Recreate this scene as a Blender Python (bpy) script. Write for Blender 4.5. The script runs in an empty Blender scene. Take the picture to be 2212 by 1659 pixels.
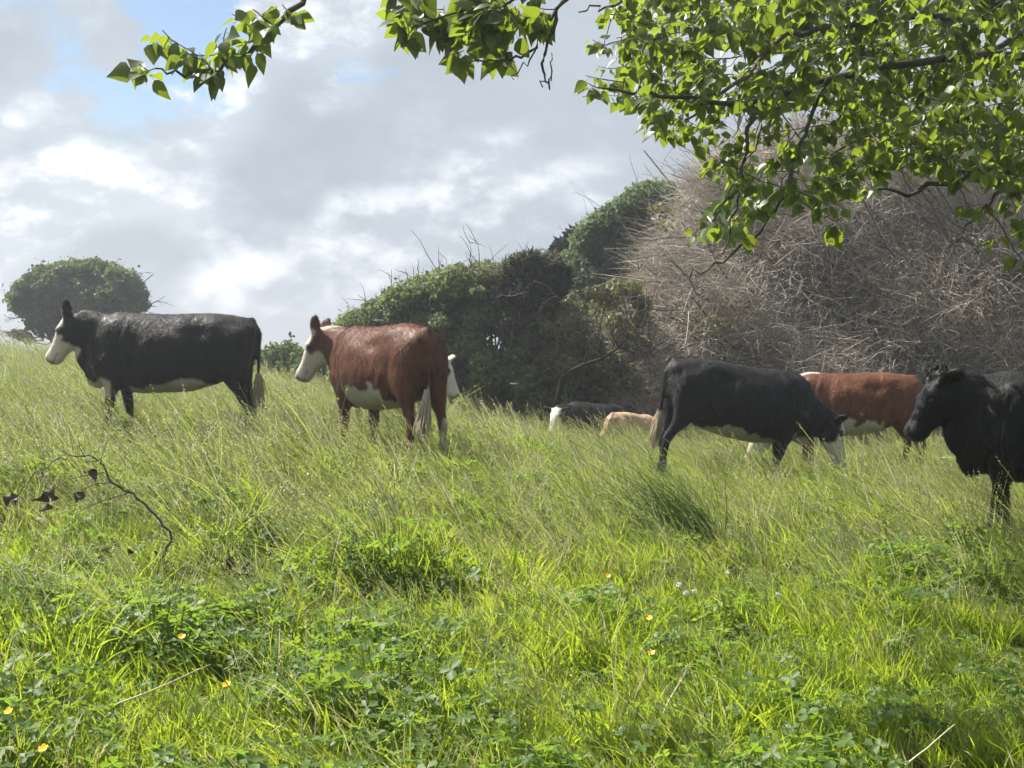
import bpy, math, random
import numpy as np
from mathutils import Vector, Matrix, noise as mnoise

random.seed(7)
RNG = np.random.default_rng(11)
SC = bpy.context.scene
COL = SC.collection
rad = math.radians

# ------------------------------------------------------------------ camera
F_PX = 3039.0                       # focal length in pixels of a 2212 px wide picture
CX, CY = 1106.0, 829.5
HORIZON = 775.0
CAM_Z = 1.6
PITCH = math.atan((CY - HORIZON) / F_PX)
cam_d = bpy.data.cameras.new("camera")
cam_d.sensor_width = 36.0
cam_d.lens = 36.0 * F_PX / 2212.0
cam_d.clip_start = 0.05
cam_d.clip_end = 3000.0
cam = bpy.data.objects.new("camera", cam_d)
COL.objects.link(cam)
cam.location = (0, 0, CAM_Z)
cam.rotation_euler = (math.pi / 2 - PITCH, 0, 0)
SC.camera = cam

FWD = np.array([0, math.cos(PITCH), -math.sin(PITCH)])
UPV = np.array([0, math.sin(PITCH), math.cos(PITCH)])


def pix(px, py, depth):
    """direction of a picture point (2212 px wide), followed to a distance along the view axis"""
    d = FWD + np.array([1.0, 0, 0]) * (px - CX) / F_PX + UPV * (CY - py) / F_PX
    return np.array([0, 0, CAM_Z]) + d * depth


# ------------------------------------------------------------------ light
SUN_EL, SUN_AZ = rad(54), rad(-60)      # azimuth measured from the view direction, negative = left
SUN_DIR = Vector((math.sin(SUN_AZ) * math.cos(SUN_EL), math.cos(SUN_AZ) * math.cos(SUN_EL), math.sin(SUN_EL)))
sun_d = bpy.data.lights.new("sun", 'SUN')
sun_d.energy = 5.0
sun_d.angle = rad(0.53)
sun_d.color = (1.0, 0.95, 0.86)
sun = bpy.data.objects.new("sun", sun_d)
COL.objects.link(sun)
sun.rotation_euler = SUN_DIR.to_track_quat('Z', 'Y').to_euler()

SC.view_settings.view_transform = 'Standard'
SC.view_settings.look = 'None'
SC.view_settings.exposure = 1.35
SC.view_settings.gamma = 1.0
SC.view_settings.use_curve_mapping = False
SC.cycles.use_denoising = True
SC.cycles.max_bounces = 6
SC.cycles.diffuse_bounces = 3
SC.cycles.glossy_bounces = 2
SC.cycles.transmission_bounces = 4
SC.cycles.volume_bounces = 0
SC.cycles.use_adaptive_sampling = True
SC.cycles.adaptive_threshold = 0.03
SC.cycles.adaptive_min_samples = 16


class NT:
    """small helper for node trees"""
    def __init__(self, tree):
        self.t = tree
        tree.nodes.clear()

    def n(self, kind, **kw):
        nd = self.t.nodes.new(kind)
        for k, v in kw.items():
            if k.startswith('i_'):
                nd.inputs[int(k[2:])].default_value = v
            else:
                setattr(nd, k, v)
        return nd

    def l(self, a, b):
        self.t.links.new(a, b)

    def math(self, op, a, b=None, c=None, clamp=False):
        nd = self.t.nodes.new('ShaderNodeMath')
        nd.operation = op
        nd.use_clamp = clamp
        for i, v in enumerate((a, b, c)):
            if v is None:
                continue
            if isinstance(v, (int, float)):
                nd.inputs[i].default_value = v
            else:
                self.l(v, nd.inputs[i])
        return nd.outputs[0]

    def ss(self, v, lo, hi, a=0.0, b=1.0):
        nd = self.t.nodes.new('ShaderNodeMapRange')
        nd.interpolation_type = 'SMOOTHSTEP'
        self.l(v, nd.inputs[0])
        nd.inputs[1].default_value = lo
        nd.inputs[2].default_value = hi
        nd.inputs[3].default_value = a
        nd.inputs[4].default_value = b
        return nd.outputs[0]

    def mix(self, f, a, b):
        nd = self.t.nodes.new('ShaderNodeMix')
        nd.data_type = 'RGBA'
        for sock, v in ((nd.inputs[0], f), (nd.inputs[6], a), (nd.inputs[7], b)):
            if isinstance(v, (int, float)):
                sock.default_value = v
            elif isinstance(v, tuple):
                sock.default_value = v if len(v) == 4 else (*v, 1)
            else:
                self.l(v, sock)
        return nd.outputs[2]

    def noise(self, vec, scale, detail=4, rough=0.55, dist=0.0, w=None):
        nd = self.t.nodes.new('ShaderNodeTexNoise')
        if w is not None:
            nd.noise_dimensions = '4D'
            nd.inputs['W'].default_value = w
        if vec is not None:
            self.l(vec, nd.inputs['Vector'])
        nd.inputs['Scale'].default_value = scale
        nd.inputs['Detail'].default_value = detail
        nd.inputs['Roughness'].default_value = rough
        nd.inputs['Distortion'].default_value = dist
        return nd.outputs[0]


def build_world():
    w = bpy.data.worlds.new("World")
    SC.world = w
    w.use_nodes = True
    T = NT(w.node_tree)
    out = T.n('ShaderNodeOutputWorld')
    bg_sky = T.n('ShaderNodeBackground')
    sky = T.n('ShaderNodeTexSky', sky_type='NISHITA', sun_disc=False)
    sky.sun_elevation = SUN_EL
    sky.sun_rotation = SUN_AZ
    sky.air_density = 1.0
    sky.dust_density = 0.4
    T.l(sky.outputs[0], bg_sky.inputs[0])
    bg_sky.inputs[1].default_value = 0.055
    tc = T.n('ShaderNodeTexCoord')
    d = tc.outputs['Generated']
    # clouds live on the direction sphere, slightly flattened
    mp = T.n('ShaderNodeMapping')
    mp.inputs['Scale'].default_value = (1, 1, 1.55)
    T.l(d, mp.inputs[0])
    v = mp.outputs[0]
    sx = T.n('ShaderNodeSeparateXYZ')
    T.l(d, sx.inputs[0])
    # nearness to the sun: cumulus there is thinner and much brighter
    dt = T.n('ShaderNodeVectorMath', operation='DOT_PRODUCT')
    T.l(d, dt.inputs[0])
    dt.inputs[1].default_value = SUN_DIR
    near = T.ss(dt.outputs['Value'], 0.15, 0.75)
    # lookups shifted towards the sun give sunlit sides, coarse and fine
    def shifted(k):
        off = T.n('ShaderNodeVectorMath', operation='ADD')
        T.l(v, off.inputs[0])
        off.inputs[1].default_value = (SUN_DIR.x * k, SUN_DIR.y * k * .3, SUN_DIR.z * k * 1.3)
        return off.outputs[0]
    W = CLOUD_SEED
    big = T.noise(v, 3.4, 11, 0.60, 0.10, W)
    bigf = T.noise(shifted(.020), 3.4, 11, 0.60, 0.10, W)
    low = T.noise(v, 3.4, 3, 0.5, 0.10, W)
    lowf = T.noise(shifted(.085), 3.4, 3, 0.5, 0.10, W)
    rimf = T.ss(T.math('SUBTRACT', big, bigf), -0.01, 0.075)
    rimc = T.ss(T.math('SUBTRACT', low, lowf), -0.03, 0.10)
    thick = T.ss(big, 0.38, 0.62)
    sunny = T.math('MULTIPLY_ADD', near, 0.82, 0.18)
    # grey deck, lighter where thin, white on the sides and rims towards the sun
    b = T.math('MULTIPLY_ADD', T.math('SUBTRACT', 1.0, thick), 0.07, CLOUD_BASE)
    b = T.math('MULTIPLY_ADD', near, 0.03, b)
    b = T.math('MULTIPLY_ADD', T.math('MULTIPLY', rimc, sunny), 0.13, b)
    b = T.math('MULTIPLY_ADD', T.math('MULTIPLY', T.math('MULTIPLY', rimf, T.math('MULTIPLY_ADD', rimc, .8, .2)), sunny), 0.33, b)
    # pale band of air towards the horizon
    lowv = T.ss(sx.outputs[2], 0.09, 0.0)
    b = T.math('MULTIPLY_ADD', lowv, 0.05, b)
    warm = T.ss(b, CLOUD_BASE + .05, CLOUD_BASE + .34)
    tint = T.mix(warm, (0.79, 0.885, 1.0), (0.98, 0.99, 1.0))
    vm = T.n('ShaderNodeVectorMath', operation='SCALE')
    T.l(tint, vm.inputs[0])
    T.l(b, vm.inputs['Scale'])
    bg_c = T.n('ShaderNodeBackground')
    T.l(vm.outputs[0], bg_c.inputs[0])
    bg_c.inputs[1].default_value = 1.0
    # gaps of blue, commoner on the sun's side of the sky
    gap = T.noise(v, 8.0, 7, 0.55, 0.2, W + 9.3)
    g = T.math('MULTIPLY_ADD', near, 0.115, gap)
    g = T.math('MULTIPLY_ADD', T.ss(sx.outputs[2], 0.17, 0.07), -0.2, g)      # no gaps where the deck is seen edge-on, low down
    cover = T.ss(g, 0.69, 0.62)
    mixs = T.n('ShaderNodeMixShader')
    T.l(cover, mixs.inputs[0])
    T.l(bg_sky.outputs[0], mixs.inputs[1])
    T.l(bg_c.outputs[0], mixs.inputs[2])
    T.l(mixs.outputs[0], out.inputs[0])


CLOUD_SEED, CLOUD_BASE = 103.8, 0.205
build_world()


# ------------------------------------------------------------------ helpers
def link(o, parent=None):
    COL.objects.link(o)
    if parent is not None:
        o.parent = parent
    return o


def tag(o, label=None, cat=None, group=None, kind=None):
    if label:
        o['label'] = label
    if cat:
        o['category'] = cat
    if group:
        o['group'] = group
    if kind:
        o['kind'] = kind
    return o


def mesh_from(name, verts, faces, mat=None, smooth=True):
    """verts (n,3) array; faces: list of int arrays (each (m,k))"""
    me = bpy.data.meshes.new(name)
    verts = np.asarray(verts, dtype=np.float32)
    if isinstance(faces, np.ndarray):
        faces = [faces]
    me.vertices.add(len(verts))
    me.vertices.foreach_set('co', verts.ravel())
    loops, starts, tot = [], [], 0
    for f in faces:
        f = np.asarray(f, dtype=np.int32)
        if f.size == 0:
            continue
        loops.append(f.ravel())
        starts.append(tot + np.arange(len(f), dtype=np.int32) * f.shape[1])
        tot += f.size
    loops = np.concatenate(loops)
    starts = np.concatenate(starts)
    me.loops.add(len(loops))
    me.loops.foreach_set('vertex_index', loops)
    me.polygons.add(len(starts))
    me.polygons.foreach_set('loop_start', starts)
    me.update(calc_edges=True)
    if smooth:
        me.polygons.foreach_set('use_smooth', np.ones(len(starts), dtype=bool))
    if mat is not None:
        me.materials.append(mat)
    return me


def attr_f(me, name, values):
    a = me.attributes.new(name, 'FLOAT', 'POINT')
    a.data.foreach_set('value', np.asarray(values, dtype=np.float32))


def attr_c(me, name, values):
    a = me.attributes.new(name, 'FLOAT_COLOR', 'POINT')
    v = np.ones((len(values), 4), dtype=np.float32)
    v[:, :3] = values
    a.data.foreach_set('color', v.ravel())


def obj(name, me, parent=None):
    return link(bpy.data.objects.new(name, me), parent)


def empty(name, loc, rz=0.0):
    o = bpy.data.objects.new(name, None)
    o.location = loc
    o.rotation_euler = (0, 0, rz)
    o.empty_display_size = 0.2
    return link(o)


class MB:
    """collects tubes, strips and leaves as numpy blocks"""
    def __init__(self):
        self.v, self.q, self.t, self.a, self.n = [], [], [], [], 0

    def add(self, v, quads=None, tris=None, val=0.5):
        v = np.asarray(v, float)
        self.v.append(v)
        if quads is not None and len(quads):
            self.q.append(np.asarray(quads) + self.n)
        if tris is not None and len(tris):
            self.t.append(np.asarray(tris) + self.n)
        self.a.append(np.full(len(v), val) if np.isscalar(val) else np.asarray(val, float))
        self.n += len(v)

    def tube(self, pts, r0, r1, sides=5, val=0.5, radii=None):
        pts = np.asarray(pts, float)
        k = len(pts)
        tan = np.gradient(pts, axis=0)
        tan /= np.linalg.norm(tan, axis=1, keepdims=True) + 1e-9
        ref = np.array([0.31, 0.17, 0.93])
        a = np.cross(tan, ref)
        a /= np.linalg.norm(a, axis=1, keepdims=True) + 1e-9
        b = np.cross(tan, a)
        rr = np.linspace(r0, r1, k) if radii is None else np.asarray(radii, float)
        ang = np.arange(sides) / sides * 2 * math.pi
        ring = (pts[:, None, :] + rr[:, None, None] * (np.cos(ang)[None, :, None] * a[:, None, :] + np.sin(ang)[None, :, None] * b[:, None, :]))
        v = ring.reshape(-1, 3)
        i = np.arange(k - 1)[:, None] * sides
        j = np.arange(sides)[None, :]
        jn = (j + 1) % sides
        q = np.stack([i + j, i + jn, i + sides + jn, i + sides + j], -1).reshape(-1, 4)
        tris = [[(k - 1) * sides, (k - 1) * sides + m, (k - 1) * sides + m + 1] for m in range(1, sides - 1)]
        self.add(v, q, tris, val)

    def mesh(self, name, mat, smooth=True, attr='lv'):
        fs = []
        if self.q:
            fs.append(np.concatenate(self.q))
        if self.t:
            fs.append(np.concatenate(self.t))
        me = mesh_from(name, np.concatenate(self.v), fs, mat, smooth)
        if attr:
            attr_f(me, attr, np.concatenate(self.a))
        return me


def unit(v):
    v = np.asarray(v, float)
    return v / (np.linalg.norm(v, axis=-1, keepdims=True) + 1e-9)


def wander(p0, p1, n, amp, sag=0.0):
    """a slightly crooked path between two points"""
    p0, p1 = np.asarray(p0, float), np.asarray(p1, float)
    t = np.linspace(0, 1, n)[:, None]
    p = p0 + (p1 - p0) * t
    w = RNG.normal(0, 1, (n, 3))
    w = np.cumsum(w, 0) / math.sqrt(n)
    w -= w[0] + (w[-1] - w[0]) * t
    p = p + w * amp * np.linalg.norm(p1 - p0)
    p[:, 2] += sag * np.sin(t[:, 0] * math.pi)
    return p


# ------------------------------------------------------------------ materials
def mat_new(name):
    m = bpy.data.materials.new(name)
    m.use_nodes = True
    T = NT(m.node_tree)
    return m, T, T.n('ShaderNodeOutputMaterial')


def principled(T, base, rough=0.6, spec=0.3, bump=None, bump_str=0.3, bump_dist=0.01):
    p = T.n('ShaderNodeBsdfPrincipled')
    if isinstance(base, tuple):
        p.inputs['Base Color'].default_value = (*base, 1)
    else:
        T.l(base, p.inputs['Base Color'])
    if isinstance(rough, (int, float)):
        p.inputs['Roughness'].default_value = rough
    else:
        T.l(rough, p.inputs['Roughness'])
    p.inputs['Specular IOR Level'].default_value = spec
    if bump is not None:
        b = T.n('ShaderNodeBump')
        b.inputs['Strength'].default_value = bump_str
        b.inputs['Distance'].default_value = bump_dist
        T.l(bump, b.inputs['Height'])
        T.l(b.outputs[0], p.inputs['Normal'])
    return p


def leaf_material(name, dark, light, trans, tmix=0.45, rough=0.4, spec=0.4, use_random=False, scale=0.5, dry=None):
    """leaf: gloss on top, light passing through. value from the lv attribute or the object's random"""
    m, T, out = mat_new(name)
    if use_random:
        oi = T.n('ShaderNodeObjectInfo')
        val = oi.outputs['Random']
    else:
        at = T.n('ShaderNodeAttribute', attribute_name='lv')
        val = at.outputs['Fac']
    geo = T.n('ShaderNodeNewGeometry')
    nz = T.noise(geo.outputs['Position'], scale, 3)
    f = T.math('ADD', T.math('MULTIPLY', val, 0.75), T.math('MULTIPLY_ADD', nz, 0.9, -0.32), clamp=True)
    base = T.mix(f, dark, light)
    tr = T.mix(f, tuple(c * 0.75 for c in trans), trans)
    if dry is not None:
        dv = T.ss(val, 0.90, 0.96)
        base = T.mix(dv, base, dry)
        tr = T.mix(dv, tr, dry)
    p = principled(T, base, rough, spec)
    tb = T.n('ShaderNodeBsdfTranslucent')
    T.l(tr, tb.inputs[0])
    mx = T.n('ShaderNodeMixShader')
    mx.inputs[0].default_value = tmix
    T.l(p.outputs[0], mx.inputs[1])
    T.l(tb.outputs[0], mx.inputs[2])
    T.l(mx.outputs[0], out.inputs[0])
    return m


def bark_material(name, dark, light, scale=14):
    m, T, out = mat_new(name)
    tc = T.n('ShaderNodeTexCoord')
    nz = T.noise(tc.outputs['Object'], scale, 6, 0.65)
    at = T.n('ShaderNodeAttribute', attribute_name='lv')
    f = T.math('ADD', T.math('MULTIPLY', nz, 0.8), T.math('MULTIPLY_ADD', at.outputs['Fac'], 0.7, -0.35), clamp=True)
    p = principled(T, T.mix(f, dark, light), 0.85, 0.08, nz, 0.5, 0.01)
    T.l(p.outputs[0], out.inputs[0])
    return m


# ------------------------------------------------------------------ terrain
CTRL = np.array([
    (0, 5, 0), (-2, 5.5, .04), (2, 5.5, 0), (0, 8, .12), (-3, 8, .28), (3, 8, .06),
    (-3.58, 14.2, .68), (-1.33, 13.6, .56), (2.54, 15.6, .18), (4.5, 18.4, .0), (3.8, 10.5, .12),
    (-8.3, 25, 1.36), (-4.2, 25, .85), (-.4, 22, .36), (6.4, 20, .0), (1.2, 24, .08), (-12, 20, 1.4),
    (-7, 14, .98), (10, 20, -.1), (10, 10, .05), (0, 32, .35), (-10, 45, 1.5), (10, 40, .2), (-8, 6, .45), (8, 5, 0),
    (0, 0, 0), (-15, 35, 1.5), (14, 30, 0), (-14, 10, 1.1), (-6.6, 20, 1.12)], float)


def _tps(r):
    return np.where(r > 1e-6, r * r * np.log(np.maximum(r, 1e-6)), 0)


def _fit():
    P = CTRL[:, :2] / 10
    n = len(P)
    K = _tps(np.linalg.norm(P[:, None] - P[None], axis=2)) + np.eye(n) * 0.02
    Q = np.hstack([np.ones((n, 1)), P])
    A = np.zeros((n + 3, n + 3))
    A[:n, :n] = K
    A[:n, n:] = Q
    A[n:, :n] = Q.T
    return np.linalg.solve(A, np.concatenate([CTRL[:, 2], np.zeros(3)]))


TPS_W = _fit()


def gz(x, y):
    x = np.atleast_1d(np.asarray(x, float))
    y = np.atleast_1d(np.asarray(y, float))
    xc = np.clip(x, -16, 15)
    yc = np.clip(y, -1, 46)
    p = np.stack([xc, yc], -1) / 10
    z = np.empty(len(p))
    for i in range(0, len(p), 20000):
        q = p[i:i + 20000]
        U = _tps(np.linalg.norm(q[:, None] - CTRL[None, :, :2] / 10, axis=2))
        z[i:i + 20000] = U @ TPS_W[:-3] + TPS_W[-3] + q @ TPS_W[-2:]
    z = np.clip(z, -0.6, 1.62)
    far = np.maximum(np.hypot(x - xc, y - yc) - 2, 0)
    z = z - far * 0.02
    nearw = np.exp(-far)
    z += nearw * (0.035 * np.sin(x * 1.7 + 0.6 * y) * np.sin(y * 1.3 - 0.4 * x) + 0.02 * np.sin(3.1 * x + 1) * np.sin(2.7 * y))
    return z


def g1(x, y):
    return float(gz([x], [y])[0])


def ground_hit(px, py, lift=0.0):
    """where the line of sight through a picture point meets the ground (lifted)"""
    for d in np.arange(4.0, 60, 0.02):
        p = pix(px, py, d)
        if p[2] <= g1(p[0], p[1]) + lift:
            return p
    return pix(px, py, 60)


def build_ground():
    u = np.linspace(-1, 1, 221)
    gx = np.sinh(u * 5.2) / math.sinh(5.2) * 700
    gy = 14 + np.sinh(u * 5.2) / math.sinh(5.2) * 700
    X, Y = np.meshgrid(gx, gy)
    Z = gz(X.ravel(), Y.ravel())
    n = len(gx)
    i = np.arange(n - 1)
    I, J = np.meshgrid(i, i)
    a = (J * n + I).ravel()
    q = np.stack([a, a + 1, a + n + 1, a + n], -1)
    m, T, out = mat_new("meadow_soil")
    geo = T.n('ShaderNodeNewGeometry')
    n1 = T.noise(geo.outputs['Position'], 0.9, 6)
    n2 = T.noise(geo.outputs['Position'], 40, 4)
    c = T.mix(T.ss(n1, 0.35, 0.65), (0.035, 0.055, 0.014), (0.075, 0.085, 0.028))
    c = T.mix(T.ss(n2, 0.5, 0.75), c, (0.10, 0.085, 0.045))
    p = principled(T, c, 0.9, 0.1, n2, 0.8, 0.03)
    T.l(p.outputs[0], out.inputs[0])
    me = mesh_from("ground", np.stack([X.ravel(), Y.ravel(), Z], -1), q, m)
    tag(obj("ground", me), "rolling pasture ground under the long grass", kind="structure")


build_ground()


# ------------------------------------------------------------------ cattle
def loft(secs, seg=22):
    """secs: list of (center, lateral, up, w, hu, hd, n). closed tube of superellipse rings"""
    V, Q, Tn = [], [], []
    t = np.arange(seg) / seg * 2 * math.pi
    c, s = np.cos(t), np.sin(t)
    for (cen, lat, up, w, hu, hd, n) in secs:
        e = 2.0 / n
        a = np.sign(c) * np.abs(c) ** e * w
        b = np.sign(s) * np.abs(s) ** e * np.where(s > 0, hu, hd)
        V.append(np.asarray(cen)[None] + a[:, None] * np.asarray(lat)[None] + b[:, None] * np.asarray(up)[None])
    k = len(secs)
    i = np.arange(k - 1)[:, None] * seg
    j = np.arange(seg)[None]
    jn = (j + 1) % seg
    Q = np.stack([i + j, i + jn, i + seg + jn, i + seg + j], -1).reshape(-1, 4)
    V = np.concatenate(V)
    V = np.vstack([V, V[:seg].mean(0), V[-seg:].mean(0)])
    nv = len(V)
    for m in range(seg):
        Tn.append((nv - 2, (m + 1) % seg, m))
        Tn.append((nv - 1, (k - 1) * seg + m, (k - 1) * seg + (m + 1) % seg))
    return V, Q, np.array(Tn)


def ellipsoid(cen, rx, ry, rz, rot=None, nu=14, nv=9):
    u = np.arange(nu) / nu * 2 * math.pi
    ring = []
    for k in range(1, nv):
        ph = math.pi * k / nv
        ring.append(np.stack([np.cos(u) * math.sin(ph) * rx, np.sin(u) * math.sin(ph) * ry, np.full(nu, math.cos(ph) * rz)], -1))
    V = np.vstack(ring + [np.array([[0, 0, rz]]), np.array([[0, 0, -rz]])])
    if rot is not None:
        V = V @ np.array(rot.to_3x3()).T
    V = V + np.asarray(cen)
    k = nv - 1
    i = np.arange(k - 1)[:, None] * nu
    j = np.arange(nu)[None]
    jn = (j + 1) % nu
    Q = np.stack([i + j, i + nu + j, i + nu + jn, i + jn], -1).reshape(-1, 4)
    Tn = []
    for m in range(nu):
        Tn.append((len(V) - 2, m, (m + 1) % nu))
        Tn.append((len(V) - 1, (k - 1) * nu + (m + 1) % nu, (k - 1) * nu + m))
    return V, Q, np.array(Tn)


TORSO = [  # x, top, bottom, widest height, half width, n
    (-.885, 1.245, 1.04, 1.15, .05, 2.0), (-.85, 1.315, .90, 1.12, .155, 2.1), (-.76, 1.362, .80, 1.10, .225, 2.2),
    (-.60, 1.385, .72, 1.08, .262, 2.3), (-.42, 1.40, .635, 1.04, .292, 2.25), (-.22, 1.392, .575, .97, .325, 2.15),
    (.02, 1.38, .548, .93, .350, 2.1), (.24, 1.378, .54, .92, .350, 2.1), (.42, 1.388, .548, .94, .318, 2.1),
    (.55, 1.40, .565, .98, .270, 2.0), (.68, 1.37, .60, 1.0, .245, 2.0), (.80, 1.29, .65, .98, .195, 2.0), (.88, 1.17, .73, .95, .11, 2.0)]

HEAD = [  # s, up, down, half width, n
    (-.05, .04, .06, .06, 2), (-.02, .075, .11, .09, 2.2), (.04, .10, .150, .115, 2.4), (.11, .108, .182, .124, 2.4), (.18, .102, .190, .122, 2.4),
    (.26, .090, .168, .104, 2.4), (.34, .080, .134, .088, 2.5), (.41, .076, .112, .084, 2.6), (.47, .080, .105, .094, 2.8),
    (.52, .076, .094, .096, 2.8), (.548, .056, .066, .080, 2.5), (.562, .02, .03, .04, 2)]


def hair_material():
    m, T, out = mat_new("cow_coat")
    at = T.n('ShaderNodeAttribute', attribute_name='coat')
    tc = T.n('ShaderNodeTexCoord')
    mp = T.n('ShaderNodeMapping')
    mp.inputs['Scale'].default_value = (1.0, 1.0, 0.55)
    T.l(tc.outputs['Object'], mp.inputs[0])
    fine = T.noise(mp.outputs[0], 120, 4, 0.6)
    tuft = T.noise(mp.outputs[0], 16, 5, 0.6, 0.6)
    dirt = T.noise(tc.outputs['Object'], 3.0, 5)
    sc = T.math('MULTIPLY_ADD', fine, 0.5, 0.75)
    sc = T.math('MULTIPLY', sc, T.math('MULTIPLY_ADD', dirt, 0.6, 0.70))
    vm = T.n('ShaderNodeVectorMath', operation='SCALE')
    T.l(at.outputs['Color'], vm.inputs[0])
    T.l(sc, vm.inputs['Scale'])
    soft = T.noise(mp.outputs[0], 6.5, 4, 0.6, 0.8)
    h = T.math('ADD', T.math('MULTIPLY', fine, 0.30), T.math('MULTIPLY_ADD', soft, 2.2, tuft))
    rough = T.ss(tuft, 0.3, 0.7, 0.42, 0.66)
    p = principled(T, vm.outputs[0], rough, 0.22, h, 0.55, 0.014)
    p.inputs['Sheen Weight'].default_value = 0.03
    p.inputs['Sheen Roughness'].default_value = 0.45
    T.l(p.outputs[0], out.inputs[0])
    return m


COAT = hair_material()


def simple_mat(name, col, rough=0.6, spec=0.3, nscale=30, var=0.25):
    m, T, out = mat_new(name)
    tc = T.n('ShaderNodeTexCoord')
    nz = T.noise(tc.outputs['Object'], nscale, 5)
    c = T.mix(nz, tuple(max(x * (1 - var), 0) for x in col), tuple(min(x * (1 + var), 1) for x in col))
    p = principled(T, c, rough, spec, nz, 0.3, 0.005)
    T.l(p.outputs[0], out.inputs[0])
    return m


EYE = simple_mat("cow_eye", (0.012, 0.009, 0.007), 0.08, 0.6)
SWITCH_PALE = simple_mat("tail_hair_pale", (.40, .325, .23), 0.6, 0.3, 60, 0.35)
SWITCH_DARK = simple_mat("tail_hair_dark", (0.03, 0.026, 0.024), 0.6, 0.3, 60, 0.3)


def make_cow(spec):
    """spec: dict with loc, heading (deg from +x), scale, head (origin, pitch, yaw), feet shifts, pattern, label"""
    parts = []
    X, Y, Z = np.eye(3)
    lying = spec.get('lying', False)
    drop = 0.50 if lying else 0.0
    fat = spec.get('fat', 1.0)

    def L(secs, seg=22):
        parts.append(loft(secs, seg))

    wx, wy = spec['loc']
    hdg = rad(spec['heading'])
    sc = spec.get('scale', 1.0)
    fx, fy = math.cos(hdg), math.sin(hdg)
    zf, zb = g1(wx + .58 * fx, wy + .58 * fy), g1(wx - .75 * fx, wy - .75 * fy)
    slope = (zf - zb) / 1.33
    keep = 1.0 if lying else spec.get('keep', .15)      # how much of the slope the body follows
    pitch = math.atan(slope * keep) + rad(spec.get('tilt', 0))
    zroot = (zf * .75 + zb * .58) / 1.33 + spec.get('dz', 0)

    def foot_dz(lx, ly):
        gx_, gy_ = wx + sc * (lx * fx - ly * fy), wy + sc * (lx * fy + ly * fx)
        return (g1(gx_, gy_) - zroot) / sc - lx * math.tan(pitch) - .012

    L([((x, 0, zm - drop), Y, Z, w * fat, zt - zm, zm - zb, n) for x, zt, zb, zm, w, n in TORSO], 30)
    # bony points and muscle masses
    for s in (-1, 1):
        E = lambda c, rx, ry, rz, e=(0, 0, 0): parts.append(ellipsoid((c[0], c[1] * s, c[2] - drop), rx, ry, rz, Matrix.Rotation(e[1], 3, 'Y')))
        E((-.83, .105, 1.22), .05, .045, .06)                # pin bone
        E((-.62, .175, 1.06), .215, .12, .25, (0, .15, 0))   # thigh
        E((.50, .190, 1.08), .125, .085, .25, (0, .30, 0))   # shoulder blade
        E((.64, .17, .86), .15, .10, .14)                    # upper arm
        E((.04, .285 * fat, .96), .34, .075, .25)            # rib barrel
        E((-.40, .225, .82), .15, .05, .20, (0, -.5, 0))     # flank fold
    if not lying:
        parts.append(ellipsoid((.79, 0, .74), .13, .055, .17))
        parts.append(ellipsoid((.92, 0, .90), .10, .045, .17, Matrix.Rotation(.35, 3, 'Y')))
    # legs
    if not lying:
        fs = spec.get('feet', [(0, 0), (0, 0), (0, 0), (0, 0)])   # hind L, hind R, fore L, fore R  (dx, lift)
        for k, s in ((0, 1), (1, -1)):
            dx, dz = fs[k]
            pts = [(-.60, .14, 1.12, .235, .12), (-.63, .165, .93, .215, .12), (-.655, .165, .76, .165, .10), (-.70, .16, .65, .11, .075),
                   (-.765, .155, .55, .078, .055), (-.80, .15, .48, .066, .048), (-.80, .15, .40, .048, .04), (-.79, .15, .27, .041, .036),
                   (-.78, .15, .15, .052, .044), (-.765, .15, .09, .046, .042), (-.745, .15, .045, .062, .052), (-.735, .15, .0, .07, .058)]
            secs = []
            for (x, y, z, a, b) in pts:
                f = max(0.0, min(1.0, (.80 - z) / .8))
                secs.append(((x + dx * f, y * s, z + dz * f * (z < .5) + foot_dz(x + dx, y * s) * max(0.0, (.7 - z) / .7)), X, Y, a, b, b, 2.1))
            L(secs, 18)
        for k, s in ((2, 1), (3, -1)):
            dx, dz = fs[k]
            pts = [(.56, .17, 1.02, .17, .10), (.60, .175, .84, .145, .10), (.575, .165, .70, .112, .085), (.565, .16, .60, .082, .066), (.565, .155, .50, .066, .054),
                   (.565, .15, .415, .058, .052), (.563, .15, .36, .046, .042), (.563, .15, .25, .038, .034), (.568, .15, .14, .048, .042),
                   (.578, .15, .09, .044, .04), (.592, .15, .045, .06, .05), (.60, .15, .0, .066, .056)]
            secs = []
            for (x, y, z, a, b) in pts:
                f = max(0.0, min(1.0, (.85 - z) / .85))
                secs.append(((x + dx * f, y * s, z + dz * f * (z < .45) + foot_dz(x + dx, y * s) * max(0.0, (.7 - z) / .7)), X, Y, a, b, b, 2.1))
            L(secs, 18)
    else:
        for s in (-1, 1):
            parts.append(ellipsoid((-.52, .30 * s, .30), .33, .13, .22))
            parts.append(ellipsoid((-.22, .38 * s, .12), .24, .07, .09))
            parts.append(ellipsoid((.62, .22 * s, .20), .22, .10, .16))
            parts.append(ellipsoid((.80, .20 * s, .07), .18, .06, .07))
        L([((-.3, 0, .30), Y, Z, .30, .2, .27, 2.4), ((.5, 0, .30), Y, Z, .26, .2, .27, 2.4)], 20)
    # head frame
    O = np.array(spec['head'][0], float)
    pit, yaw = rad(spec['head'][1]), rad(spec['head'][2])
    roll = rad(spec['head'][3]) if len(spec['head']) > 3 else 0.0
    ax = np.array([math.cos(pit) * math.cos(yaw), math.cos(pit) * math.sin(yaw), math.sin(pit)])
    lat = np.array([-math.sin(yaw), math.cos(yaw), 0])
    up = np.cross(ax, lat)
    if roll:
        lat, up = lat * math.cos(roll) + up * math.sin(roll), up * math.cos(roll) - lat * math.sin(roll)
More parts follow.
